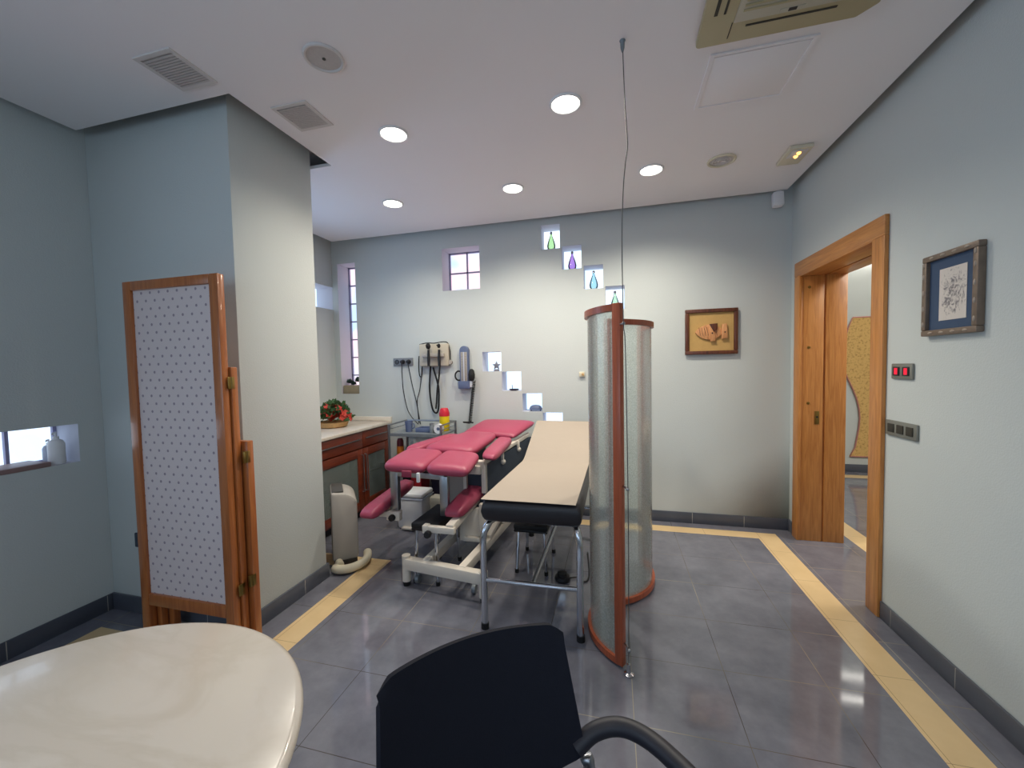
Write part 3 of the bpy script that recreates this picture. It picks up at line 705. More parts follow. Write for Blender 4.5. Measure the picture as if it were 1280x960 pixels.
for x, z in ((.79, 1.625), (.885, 1.63)): obj('dark_dot', MB().lathe([(.006, 0), (.005, .003), (0, .003)], (x, YB - .036, z), axis='y', n=10), M['black'], fa)

so = thing('wall_socket', 'grey triple wall socket with black inserts left of the diagnostic set', 'socket', (-2.077, YB, 1.45))
obj('plate', MB().box(-2.188, -1.966, YB - .012, YB - .0005, 1.41, 1.49, .004), M['sockgrey'], so)
for x in (-2.143, -2.077, -2.011): obj('socket_insert', MB().lathe([(.024, 0), (.024, .004), (.017, .004), (.017, .001), (0, .001)], (x, YB - .011, 1.45), axis='y', n=18), M['black'], so)
for i, (x, path) in enumerate(((-2.077, [(-2.075, 1.42), (-2.068, 1.19), (-2.03, .985), (-1.985, .9), (-1.945, .855), (-1.91, .822)]), (-2.011, [(-2.003, 1.42), (-1.965, 1.22), (-1.925, 1.05), (-1.905, .93), (-1.89, .84), (-1.885, .822)]))):
    pc = thing('power_cord', ('black plug and cord hanging from the middle socket', 'black plug and cord hanging from the right hand socket')[i], 'power cord', (x, YB - .03, .79), 'cords plugged into the triple socket')
    obj('plug', MB().lathe([(.019, 0), (.019, .02), (.013, .035), (0, .036)], (x, YB - .016, 1.45), axis='y', n=16), M['black'], pc)
    obj('cord', MB().tube([(x, YB - .045, 1.445)] + [(a, YB - .042, z) for k, (a, z) in enumerate(path)], .0045, 8, 6), M['black'], pc)

dg = thing('diagnostic_set', 'cream wall diagnostic unit with two black handheld scopes and looping cords', 'medical instrument', (-1.72, YB, 1.4))
obj('housing', MB().box(-1.875, -1.565, YB - .05, YB - .0005, 1.40, 1.62, .012), M['dgcream'], dg)
obj('cradle_bar', MB().box(-1.83, -1.60, YB - .085, YB - .048, 1.49, 1.525, .006), M['greyplastic'], dg)
for x, r in ((-1.752, .024), (-1.64, .017)):
    h = obj('scope_handle', MB().tube([(x, YB - .095, 1.40), (x, YB - .095, 1.46), (x, YB - .092, 1.56)], [.013, .015, .011], 12), M['black'], dg)
    obj('scope_head', MB().ball((x, YB - .095, 1.595), r, (1, 1, 1.35)).tube([(x, YB - .095, 1.6), (x, YB - .14, 1.6)], [r * .6, .005], 10), M['rubber'], h)
obj('dial', MB().lathe([(.022, 0), (.02, .02), (0, .021)], (-1.552, YB - .02, 1.435), axis='y', n=18), M['greyplastic'], dg)
def cordloop(name, pts, r=.006, y=YB - .022): obj(name, MB().tube([(a, y, z) for a, z in pts], r, 8, 6), M['rubber'], dg)
cordloop('scope_cord', [(-1.768, 1.40), (-1.785, 1.2), (-1.775, 1.05), (-1.755, .965), (-1.725, .935), (-1.70, .96), (-1.69, 1.05), (-1.69, 1.2), (-1.742, 1.39)], .009)
cordloop('scope_cord', [(-1.655, 1.40), (-1.67, 1.28), (-1.688, 1.18), (-1.70, 1.05), (-1.71, .98)], .009, YB - .05)
cordloop('supply_cord', [(-1.89, 1.505), (-1.897, 1.42), (-1.893, 1.32), (-1.875, 1.295), (-1.865, 1.33), (-1.857, 1.41)], .005)
cordloop('supply_cord', [(-1.858, 1.41), (-1.872, 1.3), (-1.895, 1.16), (-1.925, 1.06), (-1.92, .95), (-1.915, .83)], .0045)
cordloop('top_cord', [(-1.88, 1.62), (-1.80, 1.632), (-1.72, 1.628), (-1.62, 1.638), (-1.575, 1.62), (-1.558, 1.55), (-1.555, 1.46)], .005)

bp = thing('blood_pressure_monitor', 'blue grey wall sphygmomanometer with rubber bulb and coiled hose', 'medical instrument', (-1.41, YB, 1.17))
outl = [(-1.45, 1.18), (-1.36, 1.18)] + [(-1.405 + .045 * math.cos(a * PI / 12), 1.545 + .045 * math.sin(a * PI / 12)) for a in range(13)]
obj('body', MB().prism(outl, YB - .045, YB - .0005, 'y', .004).box(-1.465, -1.345, YB - .06, YB - .0005, 1.175, 1.25, .008), M['bluegrey'], bp)
g = MB().box(-1.437, -1.373, YB - .047, YB - .044, 1.25, 1.53, .001)
for k in range(18):
    for sd in (-1, 1): g.box(-1.405 + sd * .018 - .007, -1.405 + sd * .018 + .007, YB - .0485, YB - .0468, 1.262 + k * .015, 1.264 + k * .015, mi=1)
obj('scale_strip', g, [M['greyplastic'], M['black']], bp)
obj('glass_column', MB().tube([(-1.405, YB - .052, 1.25), (-1.405, YB - .052, 1.53)], .006, 8), M['scale'], bp)
obj('bulb', MB().lathe([(0, -.06), (.02, -.057), (.03, -.03), (.032, .0), (.024, .04), (.012, .055), (0, .057)], (-1.325, YB - .055, 1.31), 20), M['rubber'], bp)
obj('bulb_valve', MB().box(-1.345, -1.312, YB - .06, YB - .03, 1.19, 1.252, .004), M['whitep'], bp)
obj('hose_hook', MB().tube([(-1.45, YB - .03, 1.345), (-1.475, YB - .04, 1.345), (-1.495, YB - .045, 1.32), (-1.495, YB - .045, 1.285), (-1.475, YB - .04, 1.26), (-1.45, YB - .03, 1.26)], .008, 8, 6), M['rubber'], bp)
co = []
for i in range(24 * 8):
    t = i / 192; x = -1.305 - .05 * t; z = 1.25 - .40 * t; a = 2 * PI * i / 8
    co.append((x + .015 * math.cos(a), YB - .05 + .015 * math.sin(a), z))
obj('coiled_hose', MB().tube(co, .0046, 6), M['rubber'], bp)
co = [(-1.36 + .045 * t * math.cos(7 * t), YB - .07 - .03 * math.sin(9 * t), .83 + .035 * math.sin(13 * t)) for t in [i / 12 for i in range(13)]]
obj('hose_tangle', MB().tube([(-1.355, YB - .05, .85)] + [(-1.36 + .05 * math.cos(2.3 * i), YB - .09 + .02 * math.sin(1.7 * i), .855 + .018 * math.sin(3.1 * i)) for i in range(9)], .006, 6, 5), M['rubber'], bp)

yl = thing('thermostat', 'small beige wall thermostat just left of the curved glass screen', 'thermostat', (-.283, YB, 1.3))
obj('body', MB().box(-.308, -.258, YB - .022, YB - .0005, 1.276, 1.32, .005), M['cream'], yl); obj('dial', MB().lathe([(.012, 0), (.011, .006), (0, .007)], (-.275, YB - .021, 1.298), axis='y', n=14), M['wicker'], yl)

# niche ornaments
prof = [(0, 0), (.024, 0), (.036, .02), (.039, .04), (.033, .07), (.021, .105), (.011, .13), (.009, .15), (0, .15)]
labs = ['green teardrop glass bottle in the highest niche', 'purple teardrop glass bottle in the second niche from the top', 'aqua teardrop glass bottle in the third niche from the top', 'pale green glass bottle in the niche just above the glass screen']
for (h, mt, lab) in zip(UP, ('g_green', 'g_purple', 'g_aqua', 'g_lime'), labs):
    cx = (h[0] + h[1]) / 2; t = thing('teardrop_bottle', lab, 'bottle', (cx, YB + .06, h[2]), 'teardrop glass bottles in the upper niches')
    obj('glass', MB().lathe(prof, (cx, YB + .06, h[2] + .001), 20), M[mt], t); obj('stopper', MB().lathe([(.009, .15), (.012, .156), (.010, .17), (0, .173)], (cx, YB + .06, h[2]), 14), M['silver'], t)
h = LOW[0]; t = thing('star_candle_holder', 'dark star shaped ornament in the highest of the lower niches', 'ornament', (-1.105, YB + .05, h[2]))
obj('foot', MB().lathe([(.028, 0), (.03, .01), (.02, .02), (0, .021)], (-1.105, YB + .05, h[2] + .001), 14), M['silver'], t)
star = [(-1.105 + (.045 if k % 2 == 0 else .02) * math.sin(k * PI / 5), h[2] + .055 + (.045 if k % 2 == 0 else .02) * math.cos(k * PI / 5)) for k in range(10)]
obj('star', MB().prism(star, YB + .04, YB + .06, 'y', .003), M['silver'], t)
h = LOW[1]; t = thing('incense_dish', 'flat dark incense dish with an upright stick in the second lower niche', 'ornament', (-.925, YB + .05, h[2]))
obj('dish', MB().lathe([(.02, 0), (.045, .006), (.048, .016), (.042, .012), (0, .008)], (-.935, YB + .05, h[2] + .001), 20), M['darkpurple'], t); obj('stick', MB().tube([(-.95, YB + .05, h[2] + .008), (-.953, YB + .05, h[2] + .055)], .003, 8), M['black'], t)
h = LOW[2]; t = thing('shell_ornament', 'low blue grey dome ornament on tiny feet in the third lower niche', 'ornament', (-.725, YB + .05, h[2]))
obj('dome', MB().lathe([(.062, .012), (.062, .022), (.052, .044), (.032, .056), (0, .06)], (-.725, YB + .05, h[2]), 22, sy=.6), M['bluegrey'], t)
for s in (-1, 1): obj('foot', MB().lathe([(.006, 0), (.006, .016), (0, .016)], (-.725 + s * .045, YB + .05, h[2] + .001), 8), M['black'], t)

# planter in the tall window, flowers in a basket
pl = thing('window_planter', 'oblong stone planter of grey green rosettes at the foot of the tall window', 'plant', (-2.71, YB + .06, TALL[2]))
obj('trough', MB().box(TALL[0] + .008, TALL[1] - .008, YB + .01, YB + .13, TALL[2] + .0005, 1.215, .008), M['terracotta'], pl)
g = MB(); random.seed(3)
for cx, cz, s in ((-2.77, 1.235, .05), (-2.665, 1.25, .062), (-2.72, 1.22, .045)):
    for k in range(46):
        a = random.random() * 2 * PI; e = random.random() * 1.4; L = s * (.6 + .4 * random.random())
        dv = Vector((math.cos(a) * math.cos(e), math.sin(a) * math.cos(e) * .8, math.sin(e)))
        sd = dv.cross(Vector((0, 0, 1))).normalized() * .017; c0 = Vector((cx, YB + .07, cz)); m_ = c0 + dv * L * .6
        g.quad(c0, m_ + sd, c0 + dv * L + Vector((0, 0, .01)), m_ - sd)
obj('foliage', g, M['leafgrey'], pl)
bk = thing('flower_basket', 'wicker basket of red and green flowers on the worktop by the pier', 'plant', (-2.52, 3.2, .845))
obj('basket', MB().lathe([(.11, 0), (.125, .01), (.135, .045), (.14, .052), (.128, .05), (.115, .018), (0, .014)], (-2.575, 3.2, .846), 22), M['wicker'], bk)
g = MB(); pt = MB(); random.seed(11)
for k in range(420):
    u = random.random() * 2 * PI; e = random.random() ** .7 * PI / 2; r_ = .145 * (.6 + .4 * random.random())
    c0 = Vector((-2.55 + r_ * math.cos(u) * math.cos(e) * 1.05, 3.2 + r_ * math.sin(u) * math.cos(e), .935 + r_ * math.sin(e) * 1.15 - .03))
    dv = ((c0 - Vector((-2.55, 3.2, .93))).normalized() + Vector((random.uniform(-.6, .6), random.uniform(-.6, .6), random.uniform(-.3, .7)))).normalized(); sd = dv.orthogonal().normalized()
    if k % 5 < 4:
        L = random.uniform(.03, .055); m_ = c0 + dv * L * .5; g.quad(c0, m_ + sd * .017, c0 + dv * L, m_ - sd * .017)
    elif e < 1.2:
        for a in range(5):
            q = (Matrix.Rotation(a * 2 * PI / 5, 3, dv) @ sd); m_ = c0 + q * .02 + dv * .008; n_ = dv.cross(q)
            pt.quad(c0, m_ + n_ * .014, c0 + q * .036 + dv * .012, m_ - n_ * .014)
obj('foliage', g, M['leaf'], bk); obj('blossom', pt, M['petal'], bk)

# ------------------------------------------------------------------ cabinet in the alcove
CX = -2.25; CY0, CY1 = 2.22, 3.64
cb = thing('base_cabinet', 'mahogany base cabinet with glazed doors along the alcove wall', 'cabinet', (-2.56, 2.93, 0))
obj('carcass', MB().box(XL + .013, CX - .30, CY0, CY1, .08, .818).box(XL + .013, CX - .02, CY0, CY0 + .02, .08, .818).box(XL + .013, CX - .02, CY1 - .02, CY1, .08, .818).box(CX - .30, CX - .02, CY0, CY1, .08, .1).box(CX - .3, CX - .02, CY0, CY1, .66, .818).box(CX - .3, CX - .03, CY0, CY1, .39, .405), M['mahog'], cb)
obj('plinth', MB().box(XL + .02, CX - .07, CY0, CY1, .0005, .08), M['black'], cb)
ym = 3.18; W = .72
for i, (a, b) in enumerate(((ym - W + .005, ym - .003), (ym + .003, CY1 - .022))):
    dr = obj('drawer', MB().box(CX - .02, CX, a, b, .665, .812, .003), M['mahog'], cb)
    obj('handle', MB().box(CX - .002, CX + .012, a + .04, b - .04, .742, .749, .002), M['steel'], dr)
    e = .075; f = MB()
    for r in ((a, a + e, .1, .655), (b - e, b, .1, .655), (a + e, b - e, .1, .1 + e), (a + e, b - e, .58, .655)): f.box(CX - .02, CX, *r, .002)
    do = obj('door', f, M['mahog'], cb)
    obj('door_glass', MB().box(CX - .012, CX - .008, a + e - .005, b - e + .005, .1 + e - .005, .585), M['cab_glass'], do)
    yh = b - .02 if i == 0 else a + .02
    obj('handle', MB().tube([(CX, yh, .6), (CX + .02, yh, .6), (CX + .02, yh, .26), (CX, yh, .26)], .005, 8), M['steel'], do)
wt = thing('worktop', 'pale cream stone worktop with low upstand on the mahogany cabinet', 'worktop', (-2.56, 2.93, .82))
obj('slab', MB().box(XL + .0005, CX + .02, CY0 - .01, YB - .0005, .8185, .846, .004), M['marble'], wt)
obj('upstand', MB().box(XL + .015, CX + .02, YB - .02, YB - .0005, .846, .889, .003), M['ivory'], wt)
for i, (y, z, w_, h_, mt, lab) in enumerate(((2.75, .1005, .2, .22, 'card', 'pale cardboard box behind the nearer cabinet glass, lower shelf'), (3.0, .4055, .16, .13, 'ivory', 'pale box on the cabinet shelf behind the nearer glass'), (3.42, .4055, .12, .12, 'greyplastic', 'grey box on the cabinet shelf behind the further glass'))):
    k = thing('storage_box', lab, 'box', (CX - .16, y, z), 'boxes inside the glazed cabinet')
    obj('carton', MB().box(CX - .24, CX - .08, y - w_ / 2, y + w_ / 2, z, z + h_, .004), M[mt], k); obj('lid', MB().box(CX - .243, CX - .077, y - w_ / 2 - .003, y + w_ / 2 + .003, z + h_ * .8, z + h_ + .004, .003), M[mt], k)

# ------------------------------------------------------------------ portable air conditioner
pa = thing('portable_air_conditioner', 'warm grey tower air conditioner with a hose coiled at its foot by the pier', 'air conditioner', (-1.80, 2.42, 0))
R_ = Matrix.Rotation(math.radians(40), 3, 'Z')
prof = [(-.085, .05), (.085, .05), (.085, .44)] + [(.085 - .12 * (1 - math.cos(a * PI / 16)) , .44 + .085 * math.sin(a * PI / 16)) for a in range(1, 9)] + [(-.085, .535)]
b_ = MB().prism(prof, -.145, .145, 'y', .02)
bmesh.ops.rotate(b_.bm, verts=b_.bm.verts, cent=(0, 0, 0), matrix=R_); bmesh.ops.translate(b_.bm, verts=b_.bm.verts, vec=(-1.918, 2.455, 0))
body = obj('housing', b_, M['greyplastic'], pa)
def pab(name, r, m, par, bev=.004):
    b_ = MB().box(*r, bev); bmesh.ops.rotate(b_.bm, verts=b_.bm.verts, cent=(0, 0, 0), matrix=R_); bmesh.ops.translate(b_.bm, verts=b_.bm.verts, vec=(-1.918, 2.455, 0)); return obj(name, b_, m, par)
pab('outlet_grille', (-.075, .0, -.115, .115, .524, .537), M['darkgrille'], body); pab('badge', (-.089, -.083, -.09, -.03, .43, .45), M['darkgrille'], body, .002); pab('plinth', (-.075, .075, -.13, .13, .0005, .06), M['darkgrille'], pa)
hs = [(-1.853, 2.262, .034), (-1.82, 2.252, .034), (-1.78, 2.262, .034), (-1.745, 2.29, .034), (-1.722, 2.335, .034), (-1.715, 2.39, .034), (-1.73, 2.45, .036), (-1.77, 2.51, .04)]
obj('exhaust_hose', MB().tube(hs, .029, 14, 8), M['cream'], pa); obj('hose_end', MB().tube([(-1.858, 2.31, .05), (-1.82, 2.275, .05)], .026, 14), M['cream'], pa)

# ------------------------------------------------------------------ steel trolley and what stands on it
tr = thing('steel_trolley', 'grey steel instrument trolley with side rails against the back wall', 'trolley', (-1.77, 3.41, 0))
TX0, TX1, TY0, TY1 = -2.02, -1.50, 3.25, 3.585
for x in (TX0, TX1):
    for y in (TY0, TY1):
        l = obj('post', MB().tube([(x, y, .05), (x, y, .87)], .012, 10), M['steel'], tr)
        obj('castor', MB().lathe([(.024, -.01), (.024, .01), (0, .01)], (x, y, .025), axis='x', n=16), M['rubber'], l)
for z in (.785, .50, .20):
    obj('shelf', MB().box(TX0, TX1, TY0, TY1, z - .018, z, .004).box(TX0, TX1, TY0 - .006, TY0, z - .022, z + .006), M['greysteel'], tr)
for y in (TY1,): obj('rail', MB().tube([(TX0, y, .865), (TX1, y, .865)], .008, 8), M['steel'], tr)
for x in (TX0, TX1): obj('rail', MB().tube([(x, TY0, .865), (x, TY1, .865)], .008, 8).tube([(x, TY0, .825), (x, TY1, .825)], .004, 8), M['steel'], tr)
zt = .7855
c = thing('blue_cup', 'blue grey plastic cup on the top shelf of the trolley', 'cup', (-1.885, 3.38, zt))
obj('cup_body', MB().lathe([(.03, 0), (.037, .1), (.034, .1), (.027, .006), (0, .006)], (-1.885, 3.38, zt), 20), M['bluegrey'], c); obj('cup_handle', MB().tube([(-1.85, 3.37, zt + .08), (-1.825, 3.365, zt + .075), (-1.82, 3.36, zt + .045), (-1.85, 3.37, zt + .03)], .005, 8, 5), M['bluegrey'], c)
c = thing('kidney_dish', 'blue grey instrument tray beside the cup on the trolley', 'tray', (-1.72, 3.42, zt))
obj('tray', MB().box(-1.80, -1.66, 3.36, 3.48, zt, zt + .008, .003).box(-1.80, -1.66, 3.355, 3.362, zt, zt + .04, .003).box(-1.80, -1.66, 3.478, 3.485, zt, zt + .04, .003).box(-1.806, -1.80, 3.355, 3.485, zt, zt + .04, .003).box(-1.66, -1.654, 3.355, 3.485, zt, zt + .04, .003), M['bluegrey'], c)
c = thing('steel_canister', 'dark steel canister at the front of the trolley, left of the white roll', 'canister', (-1.625, 3.33, zt))
obj('canister_body', MB().lathe([(.02, 0), (.021, .075), (.018, .08), (0, .08)], (-1.625, 3.33, zt), 18), M['greysteel'], c); obj('canister_lid', MB().lathe([(.022, .08), (.022, .09), (.006, .095), (0, .096)], (-1.625, 3.33, zt), 18), M['steel'], c)
c = thing('tape_roll', 'white roll of medical tape standing on edge on the trolley', 'tape', (-1.555, 3.33, zt))
obj('roll', MB().lathe([(.014, -.02), (.043, -.02), (.043, .02), (.014, .02)], (-1.555, 3.33, zt + .043), axis='y', n=26), M['whitep'], c); obj('core', MB().lathe([(.013, -.021), (.015, .021), (0, .021)], (-1.555, 3.33, zt + .043), axis='y', n=16), M['bluegrey'], c)
c = thing('sharps_container', 'yellow sharps container with red lid on the trolley', 'container', (-1.565, 3.47, zt))
obj('container_body', MB().lathe([(.04, 0), (.046, .02), (.048, .14), (.044, .145), (0, .145)], (-1.565, 3.48, zt), 24), M['yellow'], c); obj('container_lid', MB().lathe([(.049, .14), (.05, .165), (.04, .20), (.032, .215), (0, .216)], (-1.565, 3.48, zt), 24), M['red'], c)
c = thing('amber_bottle', 'amber bottle with maroon cap on the middle shelf of the trolley', 'bottle', (-1.965, 3.35, .5005))
obj('bottle_body', MB().lathe([(.031, 0), (.033, .01), (.033, .15), (.02, .165), (0, .165)], (-1.965, 3.35, .5005), 20), M['amber'], c); obj('bottle_cap', MB().lathe([(.031, .155), (.031, .2), (.022, .225), (0, .228)], (-1.965, 3.35, .5005), 20), M['maroon'], c)
for i, (x, mt, hh, lab) in enumerate(((-1.885, 'cream', .19, 'cream jar next to the amber bottle on the middle shelf'), (-1.82, 'whitep', .20, 'white bottle right of the cream jar on the middle shelf'))):
    c = thing('lotion_bottle', lab, 'bottle', (x, 3.42, .5005)); obj('bottle_body', MB().lathe([(.027, 0), (.029, .01), (.028, hh * .7), (.012, hh * .8), (0, hh * .8)], (x, 3.42, .5005), 18), M[mt], c); obj('bottle_cap', MB().lathe([(.013, hh * .78), (.013, hh), (0, hh)], (x, 3.42, .5005), 14), M['whitep'], c)
def carton(name, lab, r, m, cat='box'):
    c = thing(name, lab, cat, ((r[0] + r[1]) / 2, (r[2] + r[3]) / 2, r[4])); obj('carton', MB().box(*r, .004), M[m], c); obj('lid', MB().box(r[0] - .003, r[1] + .003, r[2] - .003, r[3] + .003, r[5] - (r[5] - r[4]) * .25, r[5] + .003, .003), M[m], c)
carton('red_box', 'red box on the bottom shelf of the trolley behind the pedal bin', (-1.85, -1.75, 3.33, 3.5, .2005, .37), 'redbox'); carton('black_case', 'small black case on the bottom shelf left of the red box', (-1.94, -1.875, 3.34, 3.5, .2005, .365), 'black', 'case'); carton('purple_case', 'dark purple case on the bottom shelf right of the red box', (-1.66, -1.545, 3.36, 3.5, .2005, .365), 'darkpurple', 'case')

# ------------------------------------------------------------------ pedal bin
bn = thing('pedal_bin', 'white plastic pedal bin in front of the trolley', 'bin', (-1.71, 3.12, 0))
def taper(x0, x1, y0, y1, z0, z1, k, bev):
    mb = MB().box(x0, x1, y0, y1, z0, z1, bev); cx, cy = (x0 + x1) / 2, (y0 + y1) / 2
    for v in mb.bm.verts: s = k + (1 - k) * (v.co.z - z0) / (z1 - z0); v.co.x = cx + (v.co.x - cx) * s; v.co.y = cy + (v.co.y - cy) * s
    return mb
obj('bucket', taper(-1.835, -1.585, 3.02, 3.24, .0005, .265, .92, .02), M['whitep'], bn)
obj('rim', MB().box(-1.84, -1.58, 3.015, 3.245, .258, .272, .006), M['scale'], bn)
obj('lid', taper(-1.838, -1.582, 3.017, 3.243, .272, .315, 1.0, .02), M['whitep'], bn)
obj('pedal', MB().box(-1.77, -1.65, 2.985, 3.04, .012, .03, .005), M['ivory'], bn)
carton('small_carton', 'small cream carton standing on the floor right of the pedal bin', (-1.555, -1.465, 3.11, 3.21, .0005, .26), 'card')

# ------------------------------------------------------------------ examination chair (raspberry)
ex = thing('examination_chair', 'raspberry pink padded gynaecological chair on a white frame', 'examination chair', (-1.05, 2.7, 0))
def pink(name, q, t, par=ex, p=6.0, k=.1): return obj(name, MB().pad(q, t, p=p, k=k), M['pink'], par, 60)
# leg section in two halves
lsl = [(-1.49, 2.285, .735), (-1.175, 2.262, .735), (-1.19, 2.64, .765), (-1.50, 2.68, .765)]
lsr = [(-1.17, 2.262, .735), (-.865, 2.235, .735), (-.90, 2.59, .765), (-1.185, 2.64, .765)]
pink('leg_rest', lsl, .085, k=.2); pink('leg_rest', lsr, .085, k=.2)
pink('seat', [(-1.40, 2.67, .775), (-.965, 2.61, .775), (-.945, 3.18, .805), (-1.23, 3.24, .805)], .09, k=.2)
pink('side_pad', [(-.895, 2.56, .765), (-.775, 2.52, .765), (-.80, 3.12, .785), (-.93, 3.17, .785)], .065, k=.25)
pink('side_pad', [(-1.56, 2.70, .765), (-1.43, 2.68, .765), (-1.27, 3.22, .785), (-1.39, 3.25, .785)], .065, k=.25)
pink('backrest', [(-1.29, 3.20, .80), (-.80, 3.14, .80), (-.685, 3.50, .875), (-1.19, 3.56, .875)], .075, k=.08)
obj('back_frame', MB().bar((-.895, 2.62, .712), (-.752, 3.46, .772), .028, .03, .003).bar((-1.25, 3.22, .74), (-1.15, 3.52, .81), .03, .03, .003).bar((-1.0, 2.64, .70), (-.88, 2.62, .70), .05, .05, .004), M['ivory'], ex)
obj('adjuster', MB().bar((-.838, 2.9, .66), (-.838, 2.9, .74), .028, .03, .003).ball((-.83, 2.9, .655), .022), M['ivory'], ex); obj('adjuster', MB().bar((-.785, 3.2, .69), (-.785, 3.2, .76), .028, .03, .003).ball((-.777, 3.2, .69), .02), M['ivory'], ex)
obj('lower_cover', MB().grid(lambda u, v: (-.892 + .150 * u - .05 + .05 * (0 if 0 else 1), 2.66 + .84 * u, .26 + v * (.43 + .055 * u)), 4, 4, .02).bar((-.90, 2.665, .47), (-1.2, 2.70, .47), .02, .38).box(-1.2, -1.15, 2.69, 3.45, .28, .66), M['slate'], ex)
obj('corner_bracket', MB().box(-.905, -.872, 2.60, 2.64, .50, .70, .004).box(-1.07, -.905, 2.585, 2.63, .635, .695, .004).box(-1.04, -1.015, 2.6, 2.63, .44, .64, .003).box(-1.08, -.97, 2.585, 2.635, .43, .46, .004), M['ivory'], ex)
obj('panel', MB().box(-1.22, -1.03, 2.66, 2.68, .32, .60, .003), M['greyplastic'], ex)
obj('strap', MB().box(-1.30, -1.235, 2.214, 2.232, .70, .742, .006), M['maroonv'], ex); obj('strap_tab', MB().box(-1.192, -1.172, 2.205, 2.222, .675, .735, .004), M['whitep'], ex)
# grey posts from the seat front carry the knee supports
obj('front_rail', MB().bar((-1.47, 2.40, .675), (-1.07, 2.365, .675), .04, .04, .004), M['steel'], ex)
for x, y in ((-1.452, 2.395), (-1.076, 2.365)): obj('post', MB().box(x - .028, x + .028, y - .02, y + .02, .42, .68, .004), M['steel'], ex)
for nme, cx, cy in (('left', -1.452, 2.395), ('right', -1.076, 2.365)):
    s = -1 if nme == 'left' else 1
    if s < 0:
        k = pink('knee_support', [(-1.625, 2.20, .435), (-1.495, 2.19, .435), (-1.48, 2.74, .505), (-1.60, 2.78, .505)], .075, k=.3)
        br = MB().box(-1.60, -1.42, 2.36, 2.42, .375, .415, .005).box(-1.50, -1.40, 2.345, 2.385, .36, .42, .006)
        kn = (-1.45, 2.335, .385)
    else:
        k = pink('knee_support', [(-1.07, 2.28, .455), (-.93, 2.29, .455), (-.895, 2.92, .515), (-1.035, 2.95, .515)], .085, k=.3)
        br = MB().box(-1.155, -.95, 2.205, 2.24, .365, .405, .005).bar((-.985, 2.22, .395), (-.96, 2.8, .455), .05, .05, .004).box(-1.16, -1.125, 2.20, 2.245, .36, .41, .004)
        kn = (-1.118, 2.19, .362)
    obj('bracket', br, M['ivory'], k); obj('clamp_knob', MB().lathe([(.02, -.015), (.024, 0), (.02, .015), (0, .016)], kn, axis='y', n=10), M['black'], k)
# white base
A0, A1 = Vector((-1.295, 2.235, .145)), Vector((-.755, 2.165, .145))
bf = obj('base_frame', MB().bar(A0, A1, .055, .07, .006).bar((-1.153, 2.22, .155), (-1.12, 3.40, .155), .05, .06, .006).bar((-.90, 2.19, .155), (-.81, 3.38, .155), .05, .06, .006).bar((-1.30, 3.42, .145), (-.70, 3.36, .145), .055, .07, .006), M['ivory'], ex)
for x, y, h_ in ((-1.295, 2.235, .195), (-.755, 2.165, .185), (-1.30, 3.42, .195), (-.70, 3.36, .195)):
    obj('foot', MB().tube([(x, y, .03), (x, y, h_)], .027, 16), M['ivory'], bf); obj('foot_pad', MB().lathe([(.022, 0), (.024, .03), (0, .03)], (x, y, .0005), 16), M['rubber'], bf)
for x, y in ((-1.235, 2.27), (-.84, 2.24)):
    obj('castor', MB().lathe([(.028, -.012), (.03, 0), (.028, .012), (0, .012)], (x, y, .0305), axis='x', n=18).bar((x, y, .03), (x + .01, y, .1), .012, .02), M['greysteel'], bf)
for x, y in ((-1.045, 2.60), (-.888, 2.57)): obj('lift_post', MB().box(x - .022, x + .022, y - .02, y + .02, .16, .44, .004), M['ivory'], ex)
obj('lift_plate', MB().box(-1.03, -.92, 2.58, 2.61, .18, .40, .004).box(-1.03, -.91, 2.55, 2.64, .17, .20, .004), M['ivory'], ex)
obj('lift_arm', MB().bar((-1.0, 2.62, .22), (-.99, 3.0, .5), .06, .03, .004).bar((-.86, 2.6, .19), (-.82, 3.25, .36), .035, .04, .004), M['ivory'], ex)
obj('lever', MB().tube([(-.80, 3.05, .32), (-.80, 2.95, .24), (-.81, 2.88, .20), (-.85, 2.86, .195)], .009, 8, 6), M['ivory'], ex)
obj('motor_housing', MB().box(-1.08, -.92, 2.9, 3.2, .19, .31, .01), M['black'], ex)

# ------------------------------------------------------------------ examination couch (black vinyl)
cc = thing('examination_couch', 'black vinyl examination couch on chrome tube legs with raised head end', 'examination couch', (-.4, 2.6, 0))
obj('mattress', MB().pad([(-.678, 1.92, .635), (-.160, 1.935, .635), (-.162, 2.80, .635), (-.648, 2.79, .635)], .122, n=30, p=34, k=.015), M['vinyl'], cc, 60)
obj('headrest', MB().pad([(-.648, 2.80, .647), (-.162, 2.81, .647), (-.165, 3.40, .85), (-.655, 3.39, .85)], .085, n=30, p=34, k=.015), M['vinyl'], cc, 60)
obj('underframe', MB().tube([(-.63, 2.02, .565), (-.62, 3.1, .565)], .014, 10).tube([(-.21, 2.02, .565), (-.19, 3.1, .565)], .014, 10).tube([(-.63, 2.02, .565), (-.21, 2.02, .565)], .014, 10).tube([(-.62, 3.1, .565), (-.19, 3.1, .565)], .014, 10), M['chrome'], cc)
for x0, x1, y0, y1 in ((-.63, -.674, 2.03, 1.945), (-.205, -.174, 2.03, 1.955), (-.62, -.665, 3.08, 3.12), (-.19, -.17, 3.08, 3.12)):
    l = obj('leg', MB().tube([(x0, y0, .565), (x1 * .6 + x0 * .4, y1 * .7 + y0 * .3, .55), (x1, y1, .48), (x1, y1, .3), (x1, y1, .02)], .0175, 14, 5), M['chrome'], cc)
    obj('foot_cap', MB().lathe([(.021, 0), (.021, .03), (0, .03)], (x1, y1, .0005), 14), M['rubber'], l)
obj('stretcher', MB().tube([(-.674, 1.945, .262), (-.174, 1.955, .262)], .0125, 12), M['chrome'], cc); obj('stretcher', MB().tube([(-.665, 3.12, .262), (-.17, 3.12, .262)], .0125, 12), M['chrome'], cc)
